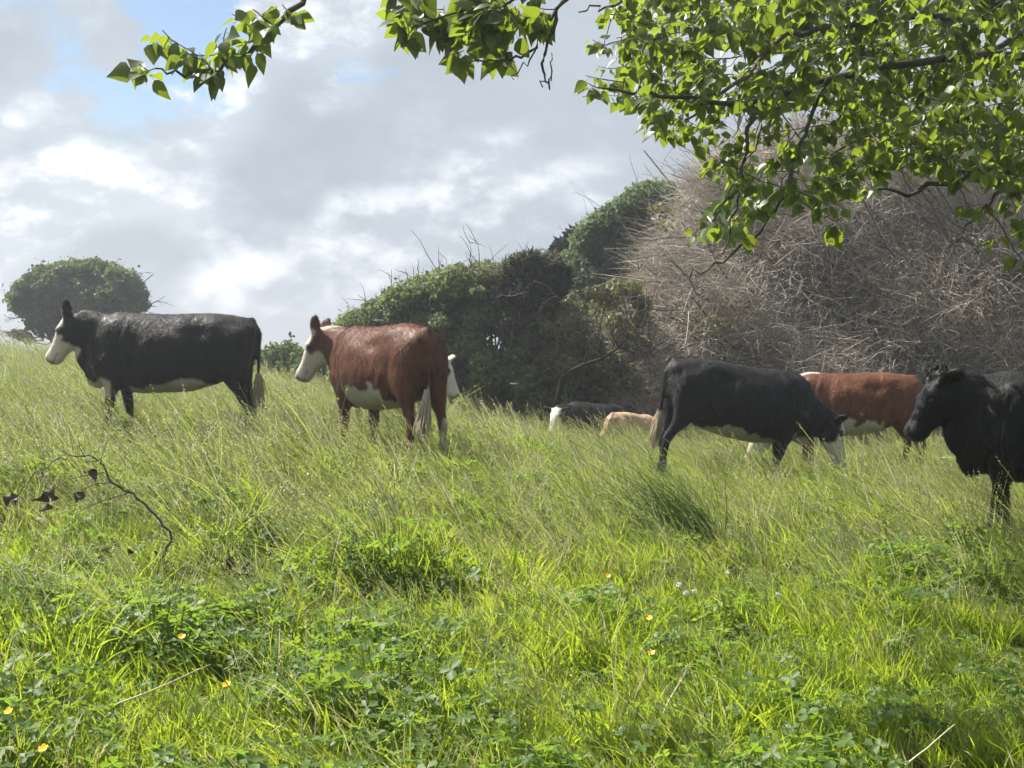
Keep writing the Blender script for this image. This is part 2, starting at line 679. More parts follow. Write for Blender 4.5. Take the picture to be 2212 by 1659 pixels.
    # neck: curve from the shoulders to behind the poll
    B0 = np.array([.46, 0, 1.02 - drop])
    B1 = O - up * .055 + ax * .03
    hb = spec.get('neckdir', (1, 0, .25))
    T0 = np.array(hb, float)
    T0 = T0 / np.linalg.norm(T0)
    dist = np.linalg.norm(B1 - B0)
    te = unit(unit(B1 - B0) * .8 + ax * .35 + up * .25)
    secs = []
    N = 9
    for i in range(N):
        t = i / (N - 1)
        h00, h10, h01, h11 = 2 * t ** 3 - 3 * t ** 2 + 1, t ** 3 - 2 * t ** 2 + t, -2 * t ** 3 + 3 * t ** 2, t ** 3 - t ** 2
        p = h00 * B0 + h10 * dist * .8 * T0 + h01 * B1 + h11 * dist * .8 * te
        d = (6 * t * t - 6 * t) * B0 + (3 * t * t - 4 * t + 1) * dist * .8 * T0 + (6 * t - 6 * t * t) * B1 + (3 * t * t - 2 * t) * dist * .8 * te
        d = unit(d)
        la = unit(Y * (1 - t) + lat * t)
        la = unit(la - d * la.dot(d))
        upn = np.cross(d, la)
        w = .235 + (.098 - .235) * t ** .85
        hu = .345 + (.165 - .345) * t ** .8
        hd = .40 + (.185 - .40) * t ** .75
        secs.append((p, la, upn, w, hu, hd, 2.1))
    L(secs, 24)
    hk = spec.get('hscale', 1.0)
    L([(O + ax * s * hk, lat, up, w, hu, hd, n) for s, hu, hd, w, n in HEAD], 24)
    ear_seg = []
    for s in (-1, 1):
        parts.append(ellipsoid(O + ax * .155 + lat * s * .095 + up * .06, .042, .036, .04))                 # brow
        parts.append(ellipsoid(O + ax * .505 * hk + lat * s * .045 + up * .028, .035, .03, .03))                 # nostril wing
        # ear: flattened paddle
        e = spec.get('ears', ((.9, .35, -.35), (.9, .35, -.35)))[0 if s > 0 else 1]
        ed = unit(lat * s * e[0] + up * e[1] + ax * e[2])
        eb = O + ax * .035 + lat * s * .085 + up * .045
        fr = lat * s * .85 + ax * .45 - up * .1
        fn = unit(fr - ed * fr.dot(ed))
        sd = np.cross(ed, fn)
        es = []
        ear_seg.append((eb + ed * .02, eb + ed * .23))
        for t, w, th in ((-.03, .034, .030), (.03, .042, .028), (.08, .064, .024), (.13, .072, .022), (.18, .060, .020), (.215, .038, .018), (.238, .014, .012)):
            es.append((eb + ed * t - fn * .01 * math.sin(t * 12), sd, fn, w, th, th, 2))
        L(es, 14)
    # poll hair
    for q in spec.get('poll', [(.0, .0, .055, .05)]):
        parts.append(ellipsoid(O + ax * q[0] + lat * q[1] + up * .05 - ax * .03, q[2], q[3], q[2]))
    # tail
    sw = spec.get('tail', 0.0)
    tl = [(-.80, 0, 1.345), (-.868, 0, 1.325), (-.90, 0, 1.25), (-.905, sw * .03, 1.10), (-.90, sw * .10, .88), (-.90, sw * .2, .66)]
    if lying:
        tl = [(-.80, 0, 1.36 - drop), (-.88, 0, 1.33 - drop), (-.925, 0, 1.2 - drop), (-.94, .05, .95 - drop), (-.95, .12, .70 - drop), (-.95, .2, .62 - drop)]
    tl = np.array(tl, float)
    rr = [.045, .042, .034, .026, .022, .020]
    L([(tl[i], Y, X if i > 1 else Z, rr[i], rr[i], rr[i], 2) for i in range(len(tl))], 12)

    V = np.concatenate([p[0] for p in parts])
    off, Qs, Ts = 0, [], []
    for p in parts:
        Qs.append(p[1] + off)
        Ts.append(p[2] + off)
        off += len(p[0])
    me0 = mesh_from("cow_raw", V, [np.concatenate(Qs), np.concatenate(Ts)])
    tmp = obj("cow_raw", me0)
    md = tmp.modifiers.new("r", 'REMESH')
    md.mode = 'VOXEL'
    md.voxel_size = spec.get('voxel', 0.017)
    dg = bpy.context.evaluated_depsgraph_get()
    me = bpy.data.meshes.new_from_object(tmp.evaluated_get(dg))
    bpy.data.objects.remove(tmp)
    bpy.data.meshes.remove(me0)
    n = len(me.vertices)
    P = np.empty(n * 3, np.float32)
    me.vertices.foreach_get('co', P)
    P = P.reshape(-1, 3).astype(float)
    ed = np.empty(len(me.edges) * 2, np.int32)
    me.edges.foreach_get('vertices', ed)
    ed = ed.reshape(-1, 2)
    deg = np.bincount(ed.ravel(), minlength=n)[:, None]

    def smooth(A, it, f):
        for _ in range(it):
            S = np.zeros_like(A)
            for c in range(A.shape[1]):
                S[:, c] = np.bincount(ed[:, 0], A[ed[:, 1], c], n) + np.bincount(ed[:, 1], A[ed[:, 0], c], n)
            A = A + f * (S / np.maximum(deg, 1) - A)
        return A

    H = P - O
    hs, hu_, hl = H @ ax, H @ up, H @ lat
    on_head = (hs > -.06) & (hu_ > -.225) & (hu_ < .3) & (np.linalg.norm(H, axis=1) < .62) & (np.abs(hl) < .32)
    P1 = smooth(P, 26, 0.55)
    P2 = smooth(P, 4, 0.5)
    wgt = np.clip(1 - (hs + .02) / .1, 0, 1)
    wgt = np.where(np.linalg.norm(H, axis=1) < .62, np.where(hs > -.05, 0.25, wgt), 1.0)
    legw = np.clip((P[:, 2] - (.42 if not lying else -1)) / .12, 0, 1)
    for ea, eb_ in ear_seg:
        dv_ = eb_ - ea
        tt_ = np.clip((P - ea) @ dv_ / (dv_ @ dv_), 0, 1)
        wgt = np.where(np.linalg.norm(P - (ea + tt_[:, None] * dv_), axis=1) < .085, np.minimum(wgt, .06), wgt)
    tailw = np.where((P[:, 0] < -.87) & (P[:, 2] < 1.2), 0.25, 1.0)
    wgt = np.minimum(np.minimum(wgt, .15 + .85 * legw), tailw)[:, None]
    P = P1 * wgt + P2 * (1 - wgt)
    # skin relief: ribs, spine groove, soft folds
    me.vertices.foreach_set('co', P.astype(np.float32).ravel())
    me.update()
    Nn = np.empty(n * 3, np.float32)
    me.vertices.foreach_get('normal', Nn)
    Nn = Nn.reshape(-1, 3)
    seed = spec.get('seed', 1) * 13.7
    zz = P[:, 2] + drop
    side = np.clip(np.abs(Nn[:, 1]) * 1.4 - .3, 0, 1)
    rib = np.sin((P[:, 0] + (zz - 1) * .28) * 2 * math.pi / .115) * np.exp(-((P[:, 0] - .12) / .30) ** 2) * np.exp(-((zz - 1.0) / .26) ** 2)
    disp = .0012 * rib * side * spec.get('ribs', 1.0)
    for i in range(n):
        q = P[i]
        disp[i] += .010 * mnoise.noise((q[0] * 4 + seed, q[1] * 4, q[2] * 3)) + .004 * mnoise.noise((q[0] * 11, q[1] * 11 + seed, q[2] * 8))
    disp -= .010 * np.exp(-((P[:, 0] + .30) / .09) ** 2) * np.exp(-((zz - 1.20) / .10) ** 2) * side * 2.2      # hollow before the hook bone
    disp -= .012 * np.exp(-((P[:, 0] - .36 + (zz - 1) * .25) / .035) ** 2) * np.exp(-((zz - 1.05) / .25) ** 2) * side   # behind the shoulder
    disp -= .010 * np.exp(-((P[:, 0] - .68 + (zz - 1) * .5) / .03) ** 2) * np.exp(-((zz - 1.12) / .18) ** 2) * side    # before the shoulder
    bony = spec.get('bony', 1.0)

    def bump(x0, z0, sx, sz, a, k=0.0):
        return a * np.exp(-((P[:, 0] - x0 + k * (zz - z0)) / sx) ** 2) * np.exp(-((zz - z0) / sz) ** 2) * np.clip(np.abs(P[:, 1]) / .12, 0, 1)
    disp += bony * (bump(-.46, 1.28, .075, .055, .013) + bump(-.84, 1.25, .05, .05, .014) - bump(-.66, 1.27, .09, .06, .014) - bump(-.28, 1.20, .11, .075, .020)
                    + bump(-.40, .86, .05, .13, .020, .7) - bump(-.50, .95, .06, .12, .010, .5) + bump(.46, 1.16, .035, .18, .016, .35) - bump(.56, 1.02, .05, .12, .008, .3)
                    + bump(.66, .90, .09, .07, .012) - bump(.34, .80, .05, .14, .012))
    disp *= np.where(on_head, .35, 1.0) * np.clip((zz - .35) / .2, .2, 1)
    P = P + Nn * disp[:, None]
    me.vertices.foreach_set('co', P.astype(np.float32).ravel())
    me.polygons.foreach_set('use_smooth', np.ones(len(me.polygons), bool))
    # coat colours
    nz = np.array([mnoise.noise((q[0] * 7 + seed, q[1] * 7, q[2] * 7)) + .5 * mnoise.noise((q[0] * 19 + seed, q[1] * 19, q[2] * 19)) for q in P])
    C = spec['pattern'](P[:, 0], P[:, 1], zz, hs, hu_, hl, on_head, nz)
    # nostrils, muzzle and mouth line
    nk = spec.get('hscale', 1.0)
    white = C.mean(1) > .2
    mz = on_head & (hs > .515 * nk + nz * .012) & white
    C[mz] = C[mz] * np.array([.62, .46, .42])
    C[on_head & (np.hypot(np.hypot(hs - .545 * nk, hu_ - .030), (np.abs(hl) - .050)) < .019)] = (.02, .014, .013)
    C[on_head & (hs > .40 * nk) & (np.abs(hu_ + .050 + (hs - .5 * nk) * .12) < .009)] *= .45
    # hooves
    if not lying:
        hoof = P[:, 2] < .03
        C[hoof] = (.03, .025, .02)
    C = np.clip(smooth(C, 2, .5), 0, 1)
    stain = np.clip((.75 - zz) / .4, 0, 1) * np.clip(.5 + nz, 0, 1) * (C.mean(1) > .2)
    C = C * (1 - stain[:, None] * np.array([.18, .22, .34]))
    attr_c(me, 'coat', C)
    me.materials.clear()
    me.materials.append(COAT)
    me.name = "cow"
    root = obj(spec.get('name', 'cow'), me)
    root.matrix_world = Matrix.Translation((wx, wy, zroot)) @ Matrix.Rotation(hdg, 4, 'Z') @ Matrix.Rotation(-pitch, 4, 'Y') @ Matrix.Scale(sc, 4)
    # short hair lying along the skin
    nh = spec.get('hairs', 0)
    if nh:
        idx = RNG.integers(0, n, nh)
        e2 = np.concatenate([ed, ed[:, ::-1]])
        order = np.argsort(e2[:, 0], kind='stable')
        first = np.searchsorted(e2[order, 0], np.arange(n))
        nb = e2[order, 1][np.minimum(first[idx] + RNG.integers(0, 3, nh), len(e2) - 1)]
        f = RNG.random((nh, 1))
        Nn2 = np.empty(n * 3, np.float32)
        me.update()
        me.vertices.foreach_get('normal', Nn2)
        Nn2 = Nn2.reshape(-1, 3)
        p0 = P[idx] * (1 - f) + P[nb] * f
        nr = unit(Nn2[idx])
        flow = np.tile(np.array([-.55, 0, -.85]), (nh, 1)) + RNG.normal(0, .35, (nh, 3))
        hd_ = on_head[idx]
        flow[hd_] = ax * .9 + RNG.normal(0, .35, (int(hd_.sum()), 3))
        flow = unit(flow - nr * (flow * nr).sum(1, keepdims=True))
        sd = np.cross(nr, flow)
        ln = RNG.uniform(.014, .034, (nh, 1)) * np.where(hd_, .6, 1.0)[:, None]
        lift = RNG.uniform(.15, .55, (nh, 1))
        V3 = np.stack([p0 - sd * .0018 - nr * .002, p0 + sd * .0018 - nr * .002, p0 + flow * ln + nr * ln * lift], 1).reshape(-1, 3)
        hm = mesh_from("hair", V3, np.arange(nh * 3).reshape(-1, 3), COAT)
        attr_c(hm, 'coat', np.clip(np.repeat(C[idx] * RNG.uniform(.6, 1.45, (nh, 1)), 3, 0), 0, 1))
        tag(obj("hair", hm, root), kind="stuff")
    # eyes
    for s in (-1, 1):
        V, Q, Tn = ellipsoid((0, 0, 0), .024, .020, .022, None, 12, 8)
        e = obj("eye", mesh_from("eye", V, [Q, Tn], EYE), root)
        e.location = O + ax * .165 + lat * s * .112 + up * .045
    if spec.get('curls'):
        mb = MB()
        for k in range(260):
            a, b_ = random.uniform(0, 6.28), random.random()
            d = unit(lat * math.cos(a) + up * math.sin(a) * .8 - ax * random.uniform(.2, 1.4))
            c0 = O - ax * .035 + up * .03 + d * .05 + lat * random.uniform(-.05, .05)
            t = np.linspace(0, 1, 5)[:, None]
            w_ = RNG.normal(0, .02, 3)
            mb.tube(c0 + d * t * random.uniform(.05, .11) + w_ * np.sin(t * 4), .004, .0015, 3, random.random())
        tag(obj("poll_hair", mb.mesh("poll_hair", SWITCH_DARK), root), kind="stuff")
    # tail switch: a hanging brush of hair
    end = tl[-1]
    mb = MB()
    ln = spec.get('switch_len', .42)
    bd = np.array(spec.get('switch_dir', (-.05, .02, -1)), float)
    bd = bd / np.linalg.norm(bd)
    for k in range(110):
        a = random.uniform(0, 6.28)
        r = random.uniform(.004, .026)
        l = ln * random.uniform(.55, 1.0)
        st = end + np.array([r * math.cos(a), r * math.sin(a), random.uniform(0, .12)])
        sp = random.uniform(.5, 3.2)
        mid = st + bd * l * .5 + np.array([math.cos(a), math.sin(a), 0]) * r * sp
        e2 = st + bd * l + np.array([math.cos(a), math.sin(a), 0]) * r * sp * .8 + RNG.normal(0, .012, 3)
        t = np.linspace(0, 1, 5)[:, None]
        pp = st * (1 - t) ** 2 + 2 * mid * t * (1 - t) + e2 * t * t
        mb.tube(pp, .007, .002, 4, random.random())
    obj("tail_switch", mb.mesh("tail_switch", SWITCH_PALE if spec.get('switch') == 'pale' else SWITCH_DARK), root)
    tag(root, spec['label'], spec.get('cat', 'cow'), "cattle in the pasture")
    return root


BLACK = np.array([.0060, .0056, .0058])
RED = np.array([.100, .032, .0105])
WHITE = np.array([.52, .48, .40])
TAN = np.array([.40, .26, .17])


def paint(base, mask, col, n=None):
    base[mask] = col
    return base


def pat_black_whiteface(face=True, belly=True, patch=False):
    def f(x, y, z, s, u, l, head, nz):
        C = np.tile(BLACK, (len(x), 1))
        if face:
            b = nz * .02
            m = head & ((s > .235 + b) | (u > .118 - .55 * (s + .03) + b)) & (s > -.045) & (np.abs(l) < np.where(s > .08, .17, .115))
            paint(C, m, WHITE)
            paint(C, head & (np.hypot(np.hypot(s - .165, u - .045), np.abs(l) - .112) < .04), BLACK * 1.5)   # dark round the eye
            paint(C, head & (s > .54) & (nz > -.2), np.array([.38, .27, .23]))
        if belly:
            b = nz * .05
            paint(C, (~head) & (z < .612 + b) & (z > .5) & (x < .40) & (x > -.42) & (np.abs(y) < .30), WHITE * .9)
            paint(C, (~head) & (z < .70 + b * .8 - 1.2 * (x + .18) ** 2) & (z > .5) & (x < .05) & (x > -.40), WHITE * .9)
            paint(C, (~head) & (x > .60) & (z < .68 + b) & (z > .50) & (np.abs(y) < .3) & (x < .95), WHITE * .9)
        return C
    return f


def pat_red(x, y, z, s, u, l, head, nz):
    C = np.tile(RED, (len(x), 1))
    C *= (1 + .25 * nz)[:, None]
    b = nz * .03
    paint(C, head & (s > -.03) & (np.abs(l) < .125) & ((s > .16 + b) | (u > .04 + b)), WHITE)
    paint(C, head & (np.abs(l) > .06) & (np.hypot((s - .115) / .11, (u + .0) / .045) < 1 + nz * .3), RED * .55)      # dark patch below the ear
    paint(C, (x > .42) & (x < 1.1) & (z > 1.315 + nz * .05) & (s < .05) & (np.abs(l) < .09), WHITE)                    # white crest
    paint(C, (z < .77 + nz * .16) & (z > .48) & (x < .34) & (x > -.38) & (np.abs(y) < .35), WHITE * .95)             # belly
    paint(C, (x > .70) & (z < .78 + b) & (np.abs(y) < .12), WHITE * .95)                                             # brisket
    lw = (z < .40 + b) & (x < -.5) & (y < 0)
    paint(C, lw, WHITE * .9)
    paint(C, (x < -.88) & (z < .80), WHITE * .8)
    return C


def pat_red_dark(x, y, z, s, u, l, head, nz):
    C = pat_red(x, y, z, s, u, l, head, nz)
    m = (z < .40) & (x < -.5)
    C[m] = RED * .4
    return C


def pat_whitehead(x, y, z, s, u, l, head, nz):
    C = np.tile(RED, (len(x), 1))
    C[head] = WHITE
    paint(C, head & (np.hypot(np.hypot(s - .165, u - .045), np.abs(l) - .112) < .06), RED * .3)
    return C


def pat_tan(x, y, z, s, u, l, head, nz):
    C = np.tile(TAN, (len(x), 1)) * (1 + .25 * nz)[:, None]
    paint(C, np.hypot(x + .60, z - 1.28) < .05, TAN * .15)
    paint(C, z < .75, TAN * 1.2)
    return C


def at_px(px, depth):
    return ((px - CX) / F_PX * depth, depth)


STAND = dict(feet=[(.10, 0), (-.06, 0), (.08, 0), (-.10, 0)])
COWS = [
    dict(loc=at_px(370, 14.3), heading=182, scale=.965, dz=.02, hscale=.94, head=((1.035, 0, 1.305), -62, -6), feet=[(.04, 0), (-.02, 0), (.10, .02), (-.14, 0)],
         ears=((.30, .35, -.95), (.70, -.45, -.55)), pattern=pat_black_whiteface(), seed=1, tail=.2, switch='pale', switch_len=.34,
         label="black cow with a white face in profile, before the domed tree"),
    dict(loc=at_px(832, 13.9), heading=124, hscale=.95, head=((1.00, .20, 1.29), -64, 46), neckdir=(1, .18, .12), feet=[(.06, 0), (-.10, 0), (.04, 0), (-.10, 0)],
         ears=((.30, .30, -.95), (.45, .05, -.9)), pattern=pat_red, seed=2, tail=.3, switch='pale', switch_len=.48, switch_dir=(-.25, .28, -1), fat=1.06,
         label="red-brown cow with white face and white neck crest, rump turned to the viewer"),
    dict(loc=at_px(835, 17.7), heading=-38, head=((1.06, .0, 1.10), -68, 24), neckdir=(1, 0, -.25), pattern=pat_whitehead, seed=3, voxel=.022, scale=.86, dz=.10,
         label="cow showing only its white head from behind the red-brown cow's rump", **STAND),
    dict(loc=at_px(1284, 22.6), heading=222, head=((.98, .0, .72), -66, 10), neckdir=(1, 0, .1), pattern=pat_black_whiteface(belly=False), seed=4, lying=True, voxel=.024, scale=.85,
         ears=((.95, .1, -.1), (.95, .1, -.1)), label="small far black cow with a white face lying in the grass by the hedge"),
    dict(loc=at_px(1366, 22.0), heading=52, head=((1.0, .1, .55), -40, 30), pattern=pat_tan, seed=5, lying=True, voxel=.024, scale=.74, cat='calf', name='calf',
         label="pale tan calf lying in the grass with its rump to the viewer"),
    dict(loc=at_px(1575, 15.6), heading=14, head=((1.13, -.03, .90), -72, -12), neckdir=(1, 0, -.35), feet=[(.05, 0), (-.12, 0), (.06, 0), (-.16, 0)],
         ears=((.9, .1, -.3), (.9, .1, -.3)), pattern=pat_black_whiteface(), seed=6, tail=.1, switch='pale', switch_len=.40, switch_dir=(-.1, .05, -1), ribs=2.0, bony=1.9, keep=.8, tilt=-4.5, dz=-.05,
         label="glossy black cow grazing with its head down in the grass, rump at the left"),
    dict(loc=at_px(1838, 18.6), heading=174, head=((1.14, .05, .66), -66, 5), neckdir=(1, 0, -.5), pattern=pat_red_dark, seed=7, voxel=.02, tail=0, switch='dark',
         feet=[(-.10, 0), (.10, 0), (.06, 0), (-.1, 0)], label="red-brown cow grazing behind the glossy black cow"),
    dict(loc=at_px(2325, 10.7), heading=180, hscale=.86, curls=True, head=((1.03, .0, 1.29), -60, 4), feet=[(.05, 0), (-.1, 0), (.16, .04), (-.12, 0)],
         ears=((.75, -.25, -.75), (.60, .3, -.75)), pattern=pat_black_whiteface(face=False, belly=False), seed=8, voxel=.015,
         poll=[(.0, .0, .075, .075), (-.03, .05, .06, .055)], label="all black cow cut off by the right edge, walking to the left"),
]
for _c in COWS:
    _c['hairs'] = 0 if _c.get('lying') else (26000 if _c.get('voxel', 0) > .019 else 60000)
    make_cow(_c)


# ------------------------------------------------------------------ vegetation: shared pieces
def leaf_block(centers, normals, size, aspect=1.6, fold=.25, vals=None):
    """many small folded leaves as numpy block: 4 points, 2 triangles each"""
    n = len(centers)
    nrm = unit(normals)
    r = RNG.normal(0, 1, (n, 3))
    a = unit(np.cross(nrm, r))
    b = np.cross(nrm, a)
    s = (size * RNG.uniform(.6, 1.3, n))[:, None]
    l = a * s * aspect * .5
    w = b * s * .5
    f = nrm * s * fold
    V = np.stack([centers - l, centers + w + f * .5, centers + l, centers - w + f * .5], 1).reshape(-1, 3)
    i = np.arange(n)[:, None] * 4
    Tn = np.concatenate([i + np.array([[0, 1, 2]]), i + np.array([[0, 2, 3]])], 0)
    vals = RNG.random(n) if vals is None else vals
    return V, Tn, np.repeat(vals, 4)


def crown_points(clumps, per_m2, shell=.35, zbias=0.25):
    """points spread through egg-shaped clumps, mostly near their skins. clumps: (center, radii)"""
    C, N, W = [], [], []
    for (c, r) in clumps:
        c, r = np.asarray(c, float), np.asarray(r, float)
        area = 4 * math.pi * ((r[0] * r[1]) ** 1.6 / 3 + (r[0] * r[2]) ** 1.6 / 3 + (r[1] * r[2]) ** 1.6 / 3) ** (1 / 1.6)
        n = max(int(area * per_m2), 20)
        d = unit(RNG.normal(0, 1, (n, 3)))
        rr = 1 - np.abs(RNG.normal(0, shell, n)) * .8
        rr = np.clip(rr, .1, 1.12)
        # ragged skin
        bump = 1 + .16 * np.sin(d[:, 0] * 7 + c[0] * 5) * np.sin(d[:, 2] * 6 + c[2] * 3) + RNG.normal(0, .05, n)
        stray = np.where(RNG.random(n) < .10, RNG.uniform(1.0, 1.4, n), 1.0)
        C.append(c + d * r * (rr * bump * stray)[:, None])
        N.append(d + RNG.normal(0, .8, (n, 3)) + np.array([0, 0, zbias]))
        W.append(np.clip(RNG.normal(.5 + RNG.normal(0, .20), .20, n), 0, 1))
    return np.concatenate(C), np.concatenate(N), np.concatenate(W)


def woody(root_pts, targets, r0, mb, twig=True, amp=.10, tip=.006):
    """limbs from a base to each target with side twigs"""
    for tg in targets:
        tg = np.asarray(tg, float)
        b = np.asarray(random.choice(root_pts), float)
        p = wander(b, tg, 8, amp)
        mb.tube(p, r0 * random.uniform(.6, 1), tip, 6, random.random())
        if twig:
            for k in range(5):
                q = p[random.randrange(3, 8)]
                e = q + unit(RNG.normal(0, 1, 3) + np.array([0, 0, .6])) * np.linalg.norm(tg - b) * random.uniform(.15, .35)
                mb.tube(wander(q, e, 5, .1), r0 * .2, tip * .6, 4, random.random())


def bare_twigs(mb, start, direction, length, r, depth=2, spread=.7, val=None):
    d = unit(np.asarray(direction, float))
    n = 6
    p = [np.asarray(start, float)]
    for i in range(n - 1):
        d = unit(d + RNG.normal(0, .22, 3))
        p.append(p[-1] + d * length / (n - 1))
    p = np.array(p)
    mb.tube(p, r, r * .3, 4, random.random() if val is None else val)
    if depth > 0:
        for k in range(random.randint(3, 5)):
            i = random.randint(1, n - 1)
            dd = unit(d + RNG.normal(0, spread, 3))
            bare_twigs(mb, p[i], dd, length * random.uniform(.35, .6), r * .5, depth - 1, spread, val)


BARK_GREY = bark_material("bark_grey", (.07, .06, .05), (.26, .23, .20))
BARK_DARK = bark_material("bark_dark", (.018, .015, .012), (.075, .062, .05))
BARK_POPLAR = bark_material("bark_poplar", (.035, .03, .025), (.16, .14, .115), 25)


def tree_thing(name, base, label, cat="tree", group=None):
    e = empty(name, tuple(base))
    tag(e, label, cat, group)
    return e


def child_mesh(name, me, root):
    """a part whose mesh was made in world coordinates"""
    o = obj(name, me, root)
    o.matrix_parent_inverse = Matrix.Translation(Vector(root.location)).inverted()
    return o


def leafy(root, clumps, per_m2, size, mat, aspect=1.6, shell=.35, name="crown", dz=0.25, gaps=()):
    C, N, W = crown_points(clumps, per_m2, shell, dz)
    for gc, gr in gaps:
        k = ((C[:, 0] - gc[0]) / gr) ** 2 + ((C[:, 2] - gc[2]) / gr) ** 2 > RNG.uniform(.5, 1.1, len(C))
        C, N, W = C[k], N[k], W[k]
    V, Tn, A = leaf_block(C, N, size, aspect, .25, W)
    me = mesh_from(name, V, Tn, mat, smooth=False)
    attr_f(me, 'lv', A)
    return tag(child_mesh(name, me, root), kind="stuff")


def px_clump(px, py, depth, rx_px, ry_px, ry_depth=None):
    c = pix(px, py, depth)
    k = depth / F_PX
    return (c, (rx_px * k, ry_depth if ry_depth else (rx_px + ry_px) * .5 * k, ry_px * k))


LEAF_TREE = leaf_material("leaf_evergreen", (.036, .062, .024), (.110, .150, .055), (.18, .26, .05), .30, .6, .18)
LEAF_SHRUB = leaf_material("leaf_shrub", (.065, .095, .036), (.175, .215, .092), (.28, .35, .10), .36, .6, .18)
LEAF_PALE = leaf_material("leaf_fresh", (.050, .085, .036), (.12, .17, .075), (.20, .28, .09), .35, .6, .18)
LEAF_OLIVE = leaf_material("leaf_olive", (.06, .065, .022), (.15, .15, .05), (.22, .22, .06), .3, .5, .3)
LEAF_PINE = leaf_material("leaf_pine", (.010, .016, .010), (.028, .040, .022), (.02, .03, .01), .1, .6, .2)
LEAF_DRY = leaf_material("leaf_dry_tuft", (.06, .065, .022), (.17, .16, .06), (.20, .19, .06), .3, .5, .3)


# ------------------------------------------------------------------ far domed tree on the crest, left
def far_tree():
    D = 46.0
    base = pix(140, 772, D)
    base[2] = g1(base[0], base[1])
    root = tree_thing("wind_shaped_tree", base, "dark domed evergreen tree alone on the hill crest at far left")
    cl = []
    for px, py, rx, ry in ((70, 640, 45, 34), (110, 615, 48, 40), (160, 600, 52, 40), (215, 605, 52, 42), (265, 618, 44, 40), (290, 645, 30, 34),
                           (130, 660, 60, 45), (200, 660, 70, 46), (255, 668, 48, 40), (60, 662, 30, 20), (90, 690, 34, 24), (150, 700, 50, 34), (230, 705, 60, 34)):
        cl.append(px_clump(px, py, D + random.uniform(-1, 1), rx, ry, .85))
    for px, py, rx, ry in ((28, 642, 14, 9), (42, 668, 18, 10), (304, 640, 12, 10), (312, 662, 10, 8), (100, 716, 26, 16), (140, 728, 22, 14), (76, 704, 20, 12), (120, 580, 22, 10), (200, 568, 26, 10), (250, 582, 18, 10)):
        cl.append(px_clump(px, py, D + random.uniform(-.5, .5), rx, ry, .4))
    for k in range(46):     # lumpy outline
        a = random.uniform(math.pi * .02, math.pi * .98)
        cl.append(px_clump(168 + 132 * math.cos(a), 652 - 78 * math.sin(a) + random.uniform(-6, 10), D + random.uniform(-1.2, 1.2), random.uniform(8, 22), random.uniform(6, 15), .35))
    for k in range(30):
        a, q = random.uniform(0, 6.28), math.sqrt(random.random())
        cl.append(px_clump(172 + 105 * q * math.cos(a), 665 + 52 * q * math.sin(a), D + random.uniform(-1.3, .3), random.uniform(18, 30), random.uniform(12, 20), .45))
    gp = [(pix(random.uniform(235, 300), random.uniform(585, 690), D), random.uniform(.08, .20)) for k in range(22)] + [(pix(random.uniform(20, 230), random.uniform(580, 740), D), random.uniform(.05, .13)) for k in range(18)]
    leafy(root, cl, 420, .095, LEAF_TREE, 1.5, .5, gaps=gp)
    mb = MB()
    tg = [c[0] for c in cl[:13]]
    woody([base, base + np.array([-.1, 0, .1])], tg, .13, mb, True, .07, .02)
    bp = [pix(125, 740, D), pix(110, 720, D), pix(150, 735, D)]
    for q in bp:
        mb.tube(wander(base, q, 6, .05), .10, .05, 6, .4)
    child_mesh("trunk", mb.mesh("trunk", BARK_DARK), root)
    mb = MB()
    for px, py, dx, dz in ((290, 665, .8, .5), (295, 650, .6, .9), (300, 668, 1, .25), (60, 690, -.9, .3), (75, 705, -.9, -.1), (80, 730, -1, .15), (95, 735, -1, -.1), (100, 745, -.9, .3)):
        bare_twigs(mb, pix(px, py, D), (dx, 0, dz), random.uniform(.75, 1.05), .028, 2, .6)
    tag(child_mesh("bare_twigs", mb.mesh("bare_twigs", BARK_GREY), root), kind="stuff")
    leafy(root, [px_clump(42, 722, D, 22, 11, .3), px_clump(62, 735, D, 14, 7, .3)], 260, .09, LEAF_OLIVE, name="side_foliage")


